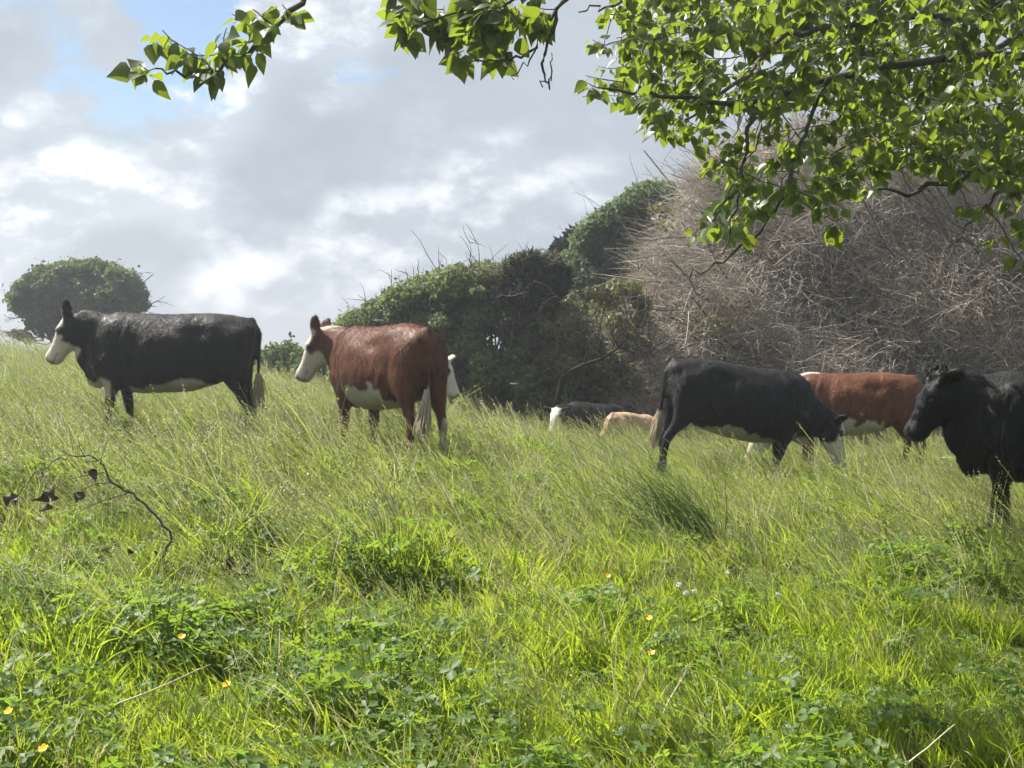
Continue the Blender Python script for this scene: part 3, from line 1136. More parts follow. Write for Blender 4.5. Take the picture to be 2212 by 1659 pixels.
# ------------------------------------------------------------------ hedge shrubs and trees in the middle
def hedge():
    # low dark hedge between the two left cows
    D = 33.0
    b = pix(630, 830, D)
    b[2] = g1(b[0], b[1])
    root = tree_thing("hedge_shrub", b, "low dark green hedge shrub seen between the black cow and red-brown cow", "shrub", "hedge along the pasture edge")
    cl = [px_clump(px, py, D + random.uniform(-.5, .5), random.uniform(26, 36), ry, .6) for px, py, ry in
          ((560, 800, 40), (590, 785, 42), (625, 778, 42), (655, 790, 40), (690, 780, 42), (730, 760, 50), (545, 785, 30), (610, 810, 40), (660, 815, 40), (710, 810, 50), (760, 800, 70), (760, 735, 40))]
    leafy(root, cl, 330, .085, LEAF_TREE, 1.5)
    mb = MB()
    woody([b], [c[0] for c in cl], .05, mb)
    child_mesh("stems", mb.mesh("stems", BARK_DARK), root)

    def shrub(name, basepx, D, outline, mat, label, nclump, ypx_bottom, per=520, size=.058, twig_n=30, group="hedge along the pasture edge", cat="shrub", rpx=(20, 42)):
        b = pix(basepx, 880, D)
        b[2] = g1(b[0], b[1])
        root = tree_thing(name, b, label, cat, group)
        xs = [o[0] for o in outline]
        ys = [o[1] for o in outline]
        cl = []
        for k in range(nclump):
            px = random.uniform(xs[0], xs[-1])
            top = np.interp(px, xs, ys)
            r = random.uniform(*rpx)
            py = random.uniform(top + r * .8, ypx_bottom)
            if random.random() < .25:
                py = ypx_bottom - random.uniform(0, 110)
            elif random.random() < .4:
                py = top + r * random.uniform(.7, 1.0)
            cl.append(px_clump(px, py, D + random.uniform(-.9, .9), r, r * random.uniform(.7, 1), .38))
        leafy(root, cl, per, size, mat, 1.5)
        mb = MB()
        woody([b + np.array([dx, 0, 0]) for dx in np.linspace(-.8, .8, 5)], [c[0] for c in random.sample(cl, min(22, len(cl)))], .045, mb)
        child_mesh("stems", mb.mesh("stems", BARK_GREY), root)
        mb = MB()
        for k in range(twig_n):
            px = random.uniform(xs[0], xs[-1])
            top = np.interp(px, xs, ys)
            bare_twigs(mb, pix(px, top + random.uniform(5, 40), D + random.uniform(-.7, .4)), (random.uniform(-.5, .3), random.uniform(-.2, .2), 1), random.uniform(.10, .28), .008, 1, .5)
        for k in range(twig_n):
            px = random.uniform(xs[0], xs[-1])
            top = np.interp(px, xs, ys)
            bare_twigs(mb, pix(px, random.uniform(top + 40, ypx_bottom - 60), D - .75), (random.uniform(-.6, .6), -.3, 1), random.uniform(.4, .9), .014, 1, .5)
        tag(child_mesh("bare_twigs", mb.mesh("bare_twigs", BARK_GREY), root), kind="stuff")
        return root

    shrub("hedge_shrub", 850, 25.5, ((735, 708), (770, 670), (800, 650), (850, 625), (900, 603), (960, 583)), LEAF_SHRUB,
          "grey-green twiggy hedge shrub sloping up from behind the red-brown cow's back", 100, 870)
    shrub("hedge_shrub", 1060, 25.0, ((930, 592), (990, 575), (1040, 568), (1090, 575), (1130, 600), (1180, 640), (1230, 690)), LEAF_SHRUB,
          "tall dark twiggy hedge shrub right of the red-brown cow's rump", 150, 870)
    shrub("hedge_shrub", 1290, 24.6, ((1190, 690), (1230, 640), (1280, 615), (1330, 600), (1370, 610), (1400, 660)), LEAF_OLIVE,
          "yellow-green shrub between the dark hedge and the brown dead thicket", 46, 860, 480, .05, 20, rpx=(16, 32))
    shrub("hedge_shrub", 1260, 24.9, ((1130, 800), (1180, 790), (1250, 800), (1310, 790), (1380, 830)), LEAF_SHRUB,
          "low dark bramble shrub over the lying far cattle", 40, 880, 520, .05, 12, rpx=(16, 30))
    shrub("hedge_shrub", 1000, 27.5, ((770, 730), (840, 665), (900, 635), (980, 610), (1080, 600), (1180, 630), (1260, 650), (1340, 690)), LEAF_SHRUB,
          "dense shaded shrub filling the back of the hedge behind the twiggy shrubs", 110, 860, 260, .085, 2, rpx=(30, 52))
    # leafy trees behind
    shrub("broadleaf_tree", 1310, 31.0, ((1235, 560), (1255, 500), (1290, 462), (1330, 440), (1370, 405), (1410, 392), (1450, 400)), LEAF_PALE,
          "blue-green broadleaf tree rising behind the hedge beside the brown thicket", 170, 700, 380, .075, 4, "trees behind the hedge", "tree", (16, 36))
    # pine with dark tiered pads
    D = 34.0
    b = pix(1260, 860, D)
    b[2] = g1(b[0], b[1])
    root = tree_thing("pine_tree", b, "small black-green pine with flat pads above the tangled dead tree", "tree", "trees behind the hedge")
    cl = [px_clump(px, py, D + random.uniform(-.3, .3), rx, ry, .3) for px, py, rx, ry in
          ((1210, 537, 14, 6), (1228, 527, 16, 7), (1242, 510, 14, 7), (1258, 503, 10, 7), (1225, 548, 18, 8), (1248, 535, 18, 9), (1262, 520, 12, 9), (1240, 562, 22, 9), (1262, 555, 16, 12),
           (1255, 585, 26, 12), (1270, 610, 26, 16), (1250, 620, 24, 16), (1280, 640, 24, 18), (1255, 655, 30, 20))]
    leafy(root, cl, 420, .13, LEAF_PINE, 4.0)
    mb = MB()
    top = pix(1262, 500, D)
    tr = wander(b, top, 9, .03)
    mb.tube(tr, .14, .02, 7, .3)
    for c in cl:
        mb.tube(wander(tr[np.argmin(np.abs(tr[:, 2] - c[0][2] + .15))], c[0], 5, .08), .03, .008, 5, .3)
    child_mesh("trunk", mb.mesh("trunk", BARK_DARK), root)

    # dead tree carrying a tangled clump
    D = 24.9
    b = pix(1165, 870, D + .5)
    b[2] = g1(b[0], b[1])
    root = tree_thing("dead_tree", b, "grey bare tree holding a dark tangled clump topped with yellowish tufts", "tree")
    mb = MB()
    fork = pix(1175, 700, D)
    for p in ((1150, 545), (1120, 590), (1100, 560), (1215, 560), (1235, 600), (1190, 590), (1205, 640), (1140, 630), (1075, 575), (1225, 690), (1262, 660)):
        e = pix(p[0], p[1], D - random.uniform(.7, 1.4))
        f = fork + RNG.normal(0, .12, 3)
        f[2] = fork[2]
        path = wander(f, e, 12, .16)
        mb.tube(path, .022, .006, 6, random.uniform(.3, .8))
        for k in range(4):
            i = random.randint(4, 11)
            bare_twigs(mb, path[i], (random.uniform(-1, 1), -.3, random.uniform(-.2, 1)), random.uniform(.3, .6), .012, 1, .6, .8)
        mb.tube(wander(b + RNG.normal(0, .08, 3) * np.array([1, 1, 0]), f, 8, .06), .032, .022, 6, .3)
    child_mesh("trunk", mb.mesh("trunk", BARK_GREY), root)
    cl = [px_clump(px, py, D - .75, rx, ry, .35) for px, py, rx, ry in ((1150, 600, 60, 38), (1110, 605, 34, 26), (1190, 610, 40, 34), (1150, 640, 55, 34), (1140, 572, 40, 20), (1180, 580, 40, 20))]
    leafy(root, cl, 700, .10, LEAF_PINE, 3.0, name="tangled_clump", dz=-.4)
    cl = [px_clump(px, py, D - .95, 26, 12, .3) for px, py in ((1095, 578), (1120, 562), (1150, 550), (1180, 556), (1205, 572), (1085, 600))]
    C, N, W = crown_points(cl, 380, .5)
    mb = MB()
    for c in C[::2]:
        d = unit(np.array([random.gauss(0, .5), random.gauss(0, .5), random.uniform(.2, 1)]))
        t = np.linspace(0, 1, 4)[:, None]
        p = c + d * t * random.uniform(.12, .26) + np.array([0, 0, -.08]) * t * t
        mb.tube(p, .006, .002, 3, random.random())
    child_mesh("leaf_tufts", mb.mesh("leaf_tufts", LEAF_DRY), root)
    # snag lying out of the hedge
    b = pix(1185, 850, 23.6)
    b[2] = g1(b[0], b[1])
    mb = MB()
    p = np.array([b, pix(1215, 815, 23.3), pix(1235, 800, 23.1), pix(1260, 788, 22.9), pix(1300, 775, 22.8), pix(1335, 752, 22.7), pix(1348, 735, 22.7)])
    mb.tube(p, .045, .014, 6, .2)
    for i, dd in ((4, (.1, 0, 1)), (4, (1, 0, .3)), (5, (.9, 0, .1)), (5, (-.2, 0, 1)), (3, (.2, -.2, 1))):
        bare_twigs(mb, p[i], dd, .5, .016, 2, .5, .3)
    me = mb.mesh("fallen_snag", BARK_DARK)
    o = obj("fallen_snag", me)
    tag(o, "dark bare snag reaching right out of the hedge over the lying calf", "branch")


# ------------------------------------------------------------------ brown dead thicket on the right
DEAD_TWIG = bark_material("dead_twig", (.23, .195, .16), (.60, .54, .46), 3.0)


def thicket():
    xs = np.array([1320, 1375, 1425, 1465, 1500, 1550, 1610, 1750, 1900, 2050, 2250, 2450])
    ys = np.array([800, 660, 540, 450, 385, 330, 290, 265, 255, 255, 265, 280])
    D0 = 25.0
    b = pix(1850, 900, D0 + .4)
    b[2] = g1(b[0], b[1])
    root = tree_thing("dead_thicket", b, "huge brown thicket of bare dead twigs filling the right behind the cattle", "dead tree")
    heart = pix(1950, 900, D0 + 1.2)
    mb = MB()
    for k in range(110):                              # main limbs fan out and up to the left
        px = random.uniform(1310, 2440)
        top = np.interp(px, xs, ys)
        py = top + 25 + (875 - top) * random.random() ** 1.2
        e = pix(px, py, D0 + random.uniform(-.9, .6))
        st = pix(px + random.uniform(90, 300), min(900, py + random.uniform(120, 380)), D0 + random.uniform(.3, 1.6))
        st[2] = max(st[2], g1(st[0], st[1]))
        p = wander(st, e, 10, .05, random.uniform(0, .25))
        mb.tube(p, random.uniform(.018, .04), .006, 5, random.uniform(0, .5))
    for k in range(120):                             # long sprays sweeping outward in front
        px = random.uniform(1380, 2400)
        top = np.interp(px, xs, ys)
        py = random.uniform(top + 60, 880)
        dep = D0 + .1 + 1.6 - 2.6 * ((py - top) / (915 - top)) ** .8
        st = pix(px, py, dep)
        ln = random.uniform(.8, 1.7)
        dv = unit(np.array([-1, random.uniform(-.25, .05), random.uniform(-.15, .55)]))
        t = np.linspace(0, 1, 9)[:, None]
        p = st + dv * ln * t + np.array([0, 0, -.30 * ln * random.random()]) * t * t + RNG.normal(0, .008, (9, 3))
        mb.tube(p, random.uniform(.010, .020), .003, 5, random.uniform(0, .45))
        for q in range(10):
            i = random.randint(1, 8)
            dd = unit(dv + RNG.normal(0, .45, 3) + np.array([0, 0, random.choice((-.5, .5))]))
            mb.tube(wander(p[i], p[i] + dd * random.uniform(.15, .40), 4, .12), .005, .002, 3, random.uniform(.1, .9))
    child_mesh("limbs", mb.mesh("limbs", BARK_GREY), root)
    # twigs: short curved tubes, three-sided, built as one block
    def twig_block(n, dlo, dhi, lo, hi, r, vlo, vhi, edge=1.0):
        px = RNG.uniform(1312 + edge, 2450, n)
        top = np.interp(px, xs, ys) + edge
        f = RNG.random(n)
        py = top + (915 - top) * f
        dep = RNG.uniform(dlo, dhi, n)
        # top set back, foot forward: shaped so the high sun lights its face
        dep = dep + 1.6 - 2.6 * np.clip((py - top) / (915 - top), 0, 1) ** .8 + .35 * np.sin(px * .013) * np.sin(py * .017)
        d = FWD[None] + np.array([1.0, 0, 0])[None] * ((px - CX) / F_PX)[:, None] + UPV[None] * ((CY - py) / F_PX)[:, None]
        st = np.array([0, 0, CAM_Z])[None] + d * dep[:, None]
        st[:, 2] = np.maximum(st[:, 2], gz(st[:, 0], st[:, 1]) + .02)
        # direction: outwards from the heart of the thicket, sweeping left, with scatter
        out = unit(st - heart[None])
        blend = np.clip((px - 1300) / 500, 0, 1)[:, None]
        base = out * (1 - .55 * blend) + np.array([-.75, -.35, .12])[None] * (.25 + .55 * blend)
        sw = np.stack([np.sin(st[:, 0] * 2.1 + st[:, 2] * 3), np.sin(st[:, 1] * 3), np.cos(st[:, 2] * 2.6 + st[:, 0] * 1.7)], -1)
        dirv = unit(unit(base) + sw * .55 + RNG.normal(0, .62, (n, 3)))
        ln = RNG.uniform(lo, hi, n)[:, None]
        bend = RNG.normal(0, .55, (n, 3)) + np.array([-.1, 0, -.10])
        K = 4
        t = np.linspace(0, 1, K)
        pts = st[:, None] + dirv[:, None] * (ln * t[None])[..., None] + bend[:, None] * (ln * (t ** 2)[None])[..., None]
        a = unit(np.cross(dirv, RNG.normal(0, 1, (n, 3))))
        c = np.cross(dirv, a)
        rr = (r * RNG.uniform(.6, 1.4, n))[:, None] * np.linspace(1, .35, K)[None]
        ang = np.arange(3) * 2 * math.pi / 3
        ring = pts[:, :, None] + rr[:, :, None, None] * (np.cos(ang)[None, None, :, None] * a[:, None, None] + np.sin(ang)[None, None, :, None] * c[:, None, None])
        V = ring.reshape(-1, 3)
        i0 = (np.arange(n) * K * 3)[:, None, None]
        s = (np.arange(K - 1) * 3)[None, :, None]
        j = np.arange(3)[None, None]
        jn = (j + 1) % 3
        Q = np.stack([i0 + s + j, i0 + s + jn, i0 + s + 3 + jn, i0 + s + 3 + j], -1).reshape(-1, 4)
        return V, Q, np.repeat(RNG.uniform(vlo, vhi, n), K * 3)
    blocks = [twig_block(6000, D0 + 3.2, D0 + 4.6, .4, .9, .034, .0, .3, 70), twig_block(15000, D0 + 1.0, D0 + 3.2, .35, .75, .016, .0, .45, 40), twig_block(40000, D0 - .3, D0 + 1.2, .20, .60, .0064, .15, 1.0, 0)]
    off, Vs, Qs, As = 0, [], [], []
    for V, Q, A in blocks:
        Vs.append(V)
        Qs.append(Q + off)
        As.append(A)
        off += len(V)
    me = mesh_from("twigs", np.concatenate(Vs), np.concatenate(Qs), DEAD_TWIG)
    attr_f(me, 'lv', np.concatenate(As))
    tag(child_mesh("twigs", me, root), kind="stuff")
    # a little live and rusty foliage caught in it
    leafy(root, [px_clump(1540, 700, D0 - .9, 40, 22, .3), px_clump(1345, 690, D0 - .2, 40, 60, .3), px_clump(1430, 470, D0 - .2, 40, 40, .3)], 60, .06, LEAF_OLIVE, name="green_shoots")
    leafy(root, [px_clump(1640, 520, D0 - 1.0, 20, 14, .2), px_clump(1600, 660, D0 - 1.0, 26, 16, .2), px_clump(2000, 560, D0 - 1, 90, 80, .3), px_clump(2100, 640, D0 - 1, 80, 60, .3), px_clump(1400, 830, D0 - 1.0, 30, 30, .3)], 16, .05,
          leaf_material("leaf_rust", (.08, .045, .024), (.17, .09, .05), (.16, .085, .04), .3, .6, .1), name="rusty_needles")


far_tree()
hedge()
thicket()


# ------------------------------------------------------------------ overhanging broadleaf tree
LEAF_BIG = leaf_material("leaf_overhang", (.020, .038, .010), (.050, .080, .020), (.36, .47, .035), .42, .40, .35, use_random=True, scale=1.2)
LEAF_BIG_M = leaf_material("leaf_overhang_mass", (.020, .038, .010), (.050, .080, .020), (.36, .47, .035), .42, .40, .35, scale=1.2)


def leaf_shape(kind):
    """ovate pointed leaf with stalk, tip along +y, unit length"""
    w = (.40, .34, .46)[kind]
    cup = (.35, .15, .5)[kind]
    droop = (.12, .30, .05)[kind]
    ys = np.array([.0, .10, .30, .55, .80, 1.0])
    ws = np.array([.03, .62, 1.0, .80, .36, .0]) * w
    if kind == 2:
        ws = np.array([.05, .80, 1.0, .66, .26, .0]) * w
    V, Tn = [], []
    for y, x in zip(ys, ws):
        z0 = -droop * y * y
        V += [(-x, y, z0 + cup * x * .6), (0, y, z0), (x, y, z0 + cup * x * .6)]
    Q = []
    for i in range(5):
        a = i * 3
        Q += [(a, a + 1, a + 4, a + 3), (a + 1, a + 2, a + 5, a + 4)]
    n = len(V)
    V += [(-.012, 0, 0), (.012, 0, 0), (.010, -.42, .05), (-.010, -.42, .05)]
    Q.append((n, n + 1, n + 2, n + 3))
    return np.array(V, float), np.array(Q)


def overhang():
    base = np.array([5.3, 8.6, 0.0])
    base[2] = g1(base[0], base[1])
    root = tree_thing("overhanging_tree", base, "broadleaf tree reaching its leafy branches in from the top right over the pasture")
    top = base + np.array([-.2, 0, 3.4])
    mb = MB()
    mb.tube(wander(base - np.array([0, 0, .1]), top, 8, .02), .24, .16, 10, .5)
    child_mesh("trunk", mb.mesh("trunk", BARK_POPLAR), root)
    skel = []          # skeleton points usable as attachments
    bmb = MB()

    def limb(pts, r0, r1, sides=6):
        pts = np.array(pts, float)
        # refine
        t = np.linspace(0, len(pts) - 1, (len(pts) - 1) * 4 + 1)
        P = np.stack([np.interp(t, np.arange(len(pts)), pts[:, c]) for c in range(3)], -1)
        for _ in range(2):
            P[1:-1] = (P[:-2] + 2 * P[1:-1] + P[2:]) / 4
        P[1:-1] += RNG.normal(0, .012, (len(P) - 2, 3))
        bmb.tube(P, r0, r1, sides, random.uniform(.2, .8))
        skel.append(P)
        return P

    main1 = limb([top, pix(2250, 40, 9.0), pix(2040, -60, 8.2), pix(1700, -110, 7.4), pix(1300, -140, 6.9), pix(950, -120, 6.5), pix(720, -70, 6.3)], .06, .018)
    left = limb([main1[-1], pix(645, 0, 6.25), pix(565, 88, 6.2), pix(505, 128, 6.2), pix(430, 163, 6.2), pix(385, 163, 6.2), pix(335, 148, 6.2)], .017, .004)
    mid = limb([main1[15], pix(1225, -20, 6.7), pix(1205, 40, 6.7), pix(1180, 100, 6.7), pix(1172, 150, 6.7), pix(1172, 188, 6.7)], .014, .004)
    hook = limb([mid[-3], pix(1185, 186, 6.7), pix(1191, 160, 6.7), pix(1192, 115, 6.7)], .005, .003, 5)
    midb = limb([mid[7], pix(1155, 110, 6.65), pix(1100, 128, 6.6), pix(1040, 138, 6.6), pix(985, 122, 6.6)], .009, .003)
    limb([midb[4], pix(1140, 140, 6.65), pix(1110, 172, 6.65)], .005, .003, 5)
    limb([main1[14], pix(1180, -30, 6.6), pix(1050, 20, 6.6), pix(950, 40, 6.5), pix(890, 60, 6.5)], .010, .003)
    limb([main1[13], pix(1370, -20, 6.9), pix(1330, 8, 6.9), pix(1290, 20, 6.9), pix(1250, 26, 6.9)], .010, .004)
    main2 = limb([top, pix(2280, 120, 8.8), pix(2090, 120, 8.2), pix(1888, 145, 7.8), pix(1700, 200, 7.5), pix(1560, 230, 7.2), pix(1420, 200, 7.0), pix(1300, 190, 6.9)], .036, .006)
    main3 = limb([top, pix(2300, 60, 9.6), pix(2070, 27, 9.0), pix(1850, 50, 8.4), pix(1702, 68, 8.0), pix(1580, 182, 7.4), pix(1480, 260, 7.1)], .034, .006)
    hang = limb([main3[18], pix(1625, 240, 7.3), pix(1616, 291, 7.2), pix(1602, 363, 7.2), pix(1593, 454, 7.2), pix(1561, 550, 7.2)], .016, .004)
    lng = limb([main2[14], pix(1720, 330, 7.6), pix(1698, 418, 7.5), pix(1652, 486, 7.5), pix(1607, 527, 7.5), pix(1540, 575, 7.5), pix(1489, 603, 7.5)], .013, .004)
    low = limb([top - np.array([0, 0, .5]), pix(2300, 330, 9.5), pix(2212, 359, 9.0), pix(2093, 377, 8.6), pix(1979, 420, 8.2), pix(1897, 409, 8.0)], .04, .006)
    low2 = limb([low[6], pix(2143, 427, 8.6), pix(2100, 480, 8.5), pix(2047, 536, 8.5)], .014, .004)
    far = limb([top, pix(2350, -20, 10.5), pix(2150, 100, 10.8), pix(1980, 230, 10.6), pix(1800, 330, 10.2)], .04, .008)
    S = np.concatenate(skel)
    S = S[S[:, 2] > base[2] + 2.4]
    # leafy twigs
    regs = []

    def inside(poly, x, y):
        c = False
        j = len(poly) - 1
        for i in range(len(poly)):
            (xi, yi), (xj, yj) = poly[i], poly[j]
            if (yi > y) != (yj > y) and x < (xj - xi) * (y - yi) / (yj - yi) + xi:
                c = not c
            j = i
        return c

    mass = [(1330, -90), (1290, 60), (1262, 120), (1258, 200), (1320, 215), (1400, 260), (1440, 290), (1500, 320), (1560, 400), (1520, 480), (1570, 505), (1640, 470), (1700, 410), (1770, 455), (1830, 460),
            (1880, 420), (1920, 380), (1990, 350), (2110, 370), (2160, 430), (2330, 520), (2330, -90)]
    leftp = [(300, 130), (330, 170), (420, 150), (470, 140), (560, 75), (640, 15), (650, 60), (600, 0), (480, -20), (470, 60), (420, 110), (380, 130), (395, 60), (330, 55), (300, 120)]
    midp = [(845, 20), (850, 85), (930, 100), (950, 130), (1060, 135), (1120, 90), (1190, 90), (1215, -40), (860, -40)]
    twigs = []

    def fill(poly, n, dlo, dhi, size, bias=None):
        xs = [p[0] for p in poly]
        ys = [p[1] for p in poly]
        k = 0
        while k < n:
            x, y = random.uniform(min(xs), max(xs)), random.uniform(min(ys), max(ys))
            if not inside(poly, x, y):
                continue
            k += 1
            twigs.append((x, y, random.uniform(dlo, dhi), size))

    fill(mass, 230, 6.6, 8.4, .074)
    fill(mass, 480, 8.4, 11.5, .076)
    right = [(1700, -90), (1700, 120), (1900, 330), (2330, 420), (2330, -90)]
    fill(right, 480, 7.5, 11.5, .078)
    fill([(1340, -90), (1300, 60), (1400, 200), (1560, 240), (1760, 200), (1760, -90)], 110, 6.8, 9.5, .076)
    fill(midp, 52, 6.3, 7.0, .092)
    for x, y in ((300, 138), (315, 150), (330, 75), (350, 65), (385, 95), (400, 110), (430, 120), (445, 130), (470, 115), (490, 60), (500, 30), (510, 100), (530, 90), (545, 20), (560, 70), (590, 50), (625, 30), (610, 10), (460, 150), (475, 155), (540, 125), (480, 95)):
        twigs.append((x, y, 6.2 + random.uniform(-.12, .12), .092))
    for x, y in ((2090, 440), (2110, 455), (2130, 440), (2205, 520), (2208, 560), (1395, 285), (1500, 505), (1530, 480), (1550, 440), (1780, 470), (1820, 470), (2200, 470)):
        twigs.append((x, y, random.uniform(7.2, 8.6), .10))
    for k in range(60):           # crown that carries on above and beside the picture
        twigs.append((random.uniform(700, 3000), random.uniform(-500, -60), random.uniform(6.2, 10.5), .11))
    leaves = []
    twigs.sort(key=lambda q: np.min(np.linalg.norm(S - pix(q[0], q[1], q[2]), axis=1)))
    for (x, y, d, size) in twigs:
        e = pix(x, y, d)
        dd = np.linalg.norm(S - e, axis=1) + np.where(S[:, 2] < e[2] - .1, .25, 0)
        a = S[np.argmin(dd)]
        dist = np.linalg.norm(e - a)
        small = d < 6.45 and x < 700
        p = wander(a, e, 7, .07, -.04 * dist)
        bmb.tube(p, min(.010, .003 + .005 * dist), .0022, 4, random.uniform(.2, .8))
        S = np.vstack([S, p[2:]])
        tl = unit(p[-1] - p[-2])
        n = random.randint(5, 8) if small else random.randint(7, 12)
        L = min(dist * .6, .22) if small else min(dist * .8, .38)
        for i in range(n):
            t = random.random()
            st = e - tl * L * t
            azim = random.uniform(0, 2 * math.pi)
            tip = unit(np.array([math.cos(azim) * .75 - .28, math.sin(azim) * .75, -.75 + random.gauss(0, .35)]))
            nr = RNG.normal(0, 1, 3) + np.array([-.5, .1, .9])
            nr = unit(nr - tip * nr.dot(tip))
            sz = size * random.uniform(.45, 1.25)
            leaves.append((st + tip * sz * .40, tip, nr, sz, random.randrange(3), random.random(), d))
    child_mesh("branches", bmb.mesh("branches", BARK_POPLAR), root)
    # the leaves that show largest are parts of their own
    shapes = [leaf_shape(k) for k in range(3)]
    lm = [mesh_from("leaf", v, q, LEAF_BIG) for v, q in shapes]

    def score(l):
        p = l[0]
        u = CX + (p[0] / p[1]) * F_PX
        v = HORIZON - (p[2] - CAM_Z) / p[1] * F_PX
        if not (0 < u < 2212 and 0 < v < 1659):
            return 0
        return l[3] / p[1] * (1.6 if u < 1330 else 1.0)
    leaves.sort(key=score, reverse=True)
    inv = Matrix.Translation(Vector(base)).inverted()
    for (c, tip, nr, sz, kind, rv, d) in leaves[:300]:
        o = bpy.data.objects.new("leaf", lm[kind])
        lat = np.cross(tip, nr)
        M = Matrix(((lat[0] * sz, tip[0] * sz, nr[0] * sz, c[0]), (lat[1] * sz, tip[1] * sz, nr[1] * sz, c[1]), (lat[2] * sz, tip[2] * sz, nr[2] * sz, c[2]), (0, 0, 0, 1)))
        COL.objects.link(o)
        o.parent = root
        o.matrix_parent_inverse = inv
        o.matrix_basis = M
    mb = MB()
    for (c, tip, nr, sz, kind, rv, d) in leaves[300:]:
        v, q = shapes[kind]
        lat = np.cross(tip, nr)
        mb.add(c + sz * (v[:, :1] * lat + v[:, 1:2] * tip + v[:, 2:] * nr), q, None, rv)
    tag(child_mesh("foliage", mb.mesh("foliage", LEAF_BIG_M), root), kind="stuff")


overhang()

# ------------------------------------------------------------------ grass
WIND = np.array([-1.0, .12, 0])


def grass_material(name, dark, light, dry, trans, tmix=.5, dry_lo=.80, patch=.35, rough=.45):
    m, T, out = mat_new(name)
    at = T.n('ShaderNodeAttribute', attribute_name='lv')
    oi = T.n('ShaderNodeObjectInfo')
    geo = T.n('ShaderNodeNewGeometry')
    n1 = T.noise(geo.outputs['Position'], patch, 3)
    n2 = T.noise(geo.outputs['Position'], 1.3, 3)
    f = T.math('ADD', T.math('MULTIPLY', at.outputs['Fac'], .45), T.math('MULTIPLY', oi.outputs['Random'], .30))
    f = T.math('ADD', f, T.math('MULTIPLY_ADD', n1, 1.1, -.42), clamp=True)
    base = T.mix(f, dark, light)
    dv = T.math('ADD', at.outputs['Fac'], T.math('MULTIPLY_ADD', n2, .8, -.40))
    dv = T.ss(dv, dry_lo, dry_lo + .08)
    base = T.mix(dv, base, dry)
    tr = T.mix(f, tuple(c * .7 for c in trans), trans)
    tr = T.mix(dv, tr, tuple(c * .9 for c in dry))
    p = principled(T, base, rough, .28)
    tb = T.n('ShaderNodeBsdfTranslucent')
    T.l(tr, tb.inputs[0])
    mx = T.n('ShaderNodeMixShader')
    mx.inputs[0].default_value = tmix
    T.l(p.outputs[0], mx.inputs[1])
    T.l(tb.outputs[0], mx.inputs[2])
    T.l(mx.outputs[0], out.inputs[0])
    return m


G_LUSH = grass_material("grass_lush", (.058, .112, .012), (.145, .220, .028), (.45, .40, .19), (.50, .64, .034), .56, .93)
G_FINE = grass_material("grass_fine", (.060, .098, .018), (.165, .212, .042), (.44, .38, .20), (.43, .53, .052), .54, .86)
G_SEED = grass_material("grass_seeding", (.082, .106, .038), (.195, .220, .082), (.46, .42, .27), (.42, .50, .105), .52, .81)
G_DRY = grass_material("grass_dry", (.25, .21, .10), (.48, .42, .24), (.52, .46, .28), (.38, .33, .16), .35, .3)
G_CLOVER = grass_material("clover", (.042, .085, .018), (.105, .170, .042), (.20, .24, .06), (.30, .47, .04), .42, 1.2, rough=.50)


def blades(mb, n, L, width, lean, R, wind, droop, K=5, vals=None):
    """curved tapering strips"""
    for i in range(n):
        a = random.uniform(0, 2 * math.pi)
        r = R * math.sqrt(random.random())
        p0 = np.array([r * math.cos(a), r * math.sin(a), -.03])
        az = random.uniform(0, 2 * math.pi)
        th = abs(random.gauss(0, lean))
        d = np.array([math.sin(th) * math.cos(az), math.sin(th) * math.sin(az), math.cos(th)])
        ln = random.uniform(*L)
        bend = WIND * wind * random.uniform(.5, 1.4) + RNG.normal(0, .14, 3) + np.array([0, 0, -droop * random.uniform(.4, 1.3)])
        t = np.linspace(0, 1, K)
        P = p0 + ln * (t[:, None] * d + (t ** 2)[:, None] * bend)
        sd = unit(np.cross(d + bend * .5, RNG.normal(0, 1, 3)))
        w = width * random.uniform(.7, 1.3) * np.array([.8, 1, .85, .55, .06] if K == 5 else np.linspace(1, .1, K))
        V = np.empty((2 * K, 3))
        V[0::2] = P - sd * w[:, None] * .5
        V[1::2] = P + sd * w[:, None] * .5
        Q = [(2 * k, 2 * k + 1, 2 * k + 3, 2 * k + 2) for k in range(K - 1)]
        mb.add(V, Q, None, random.random() if vals is None else random.uniform(*vals))


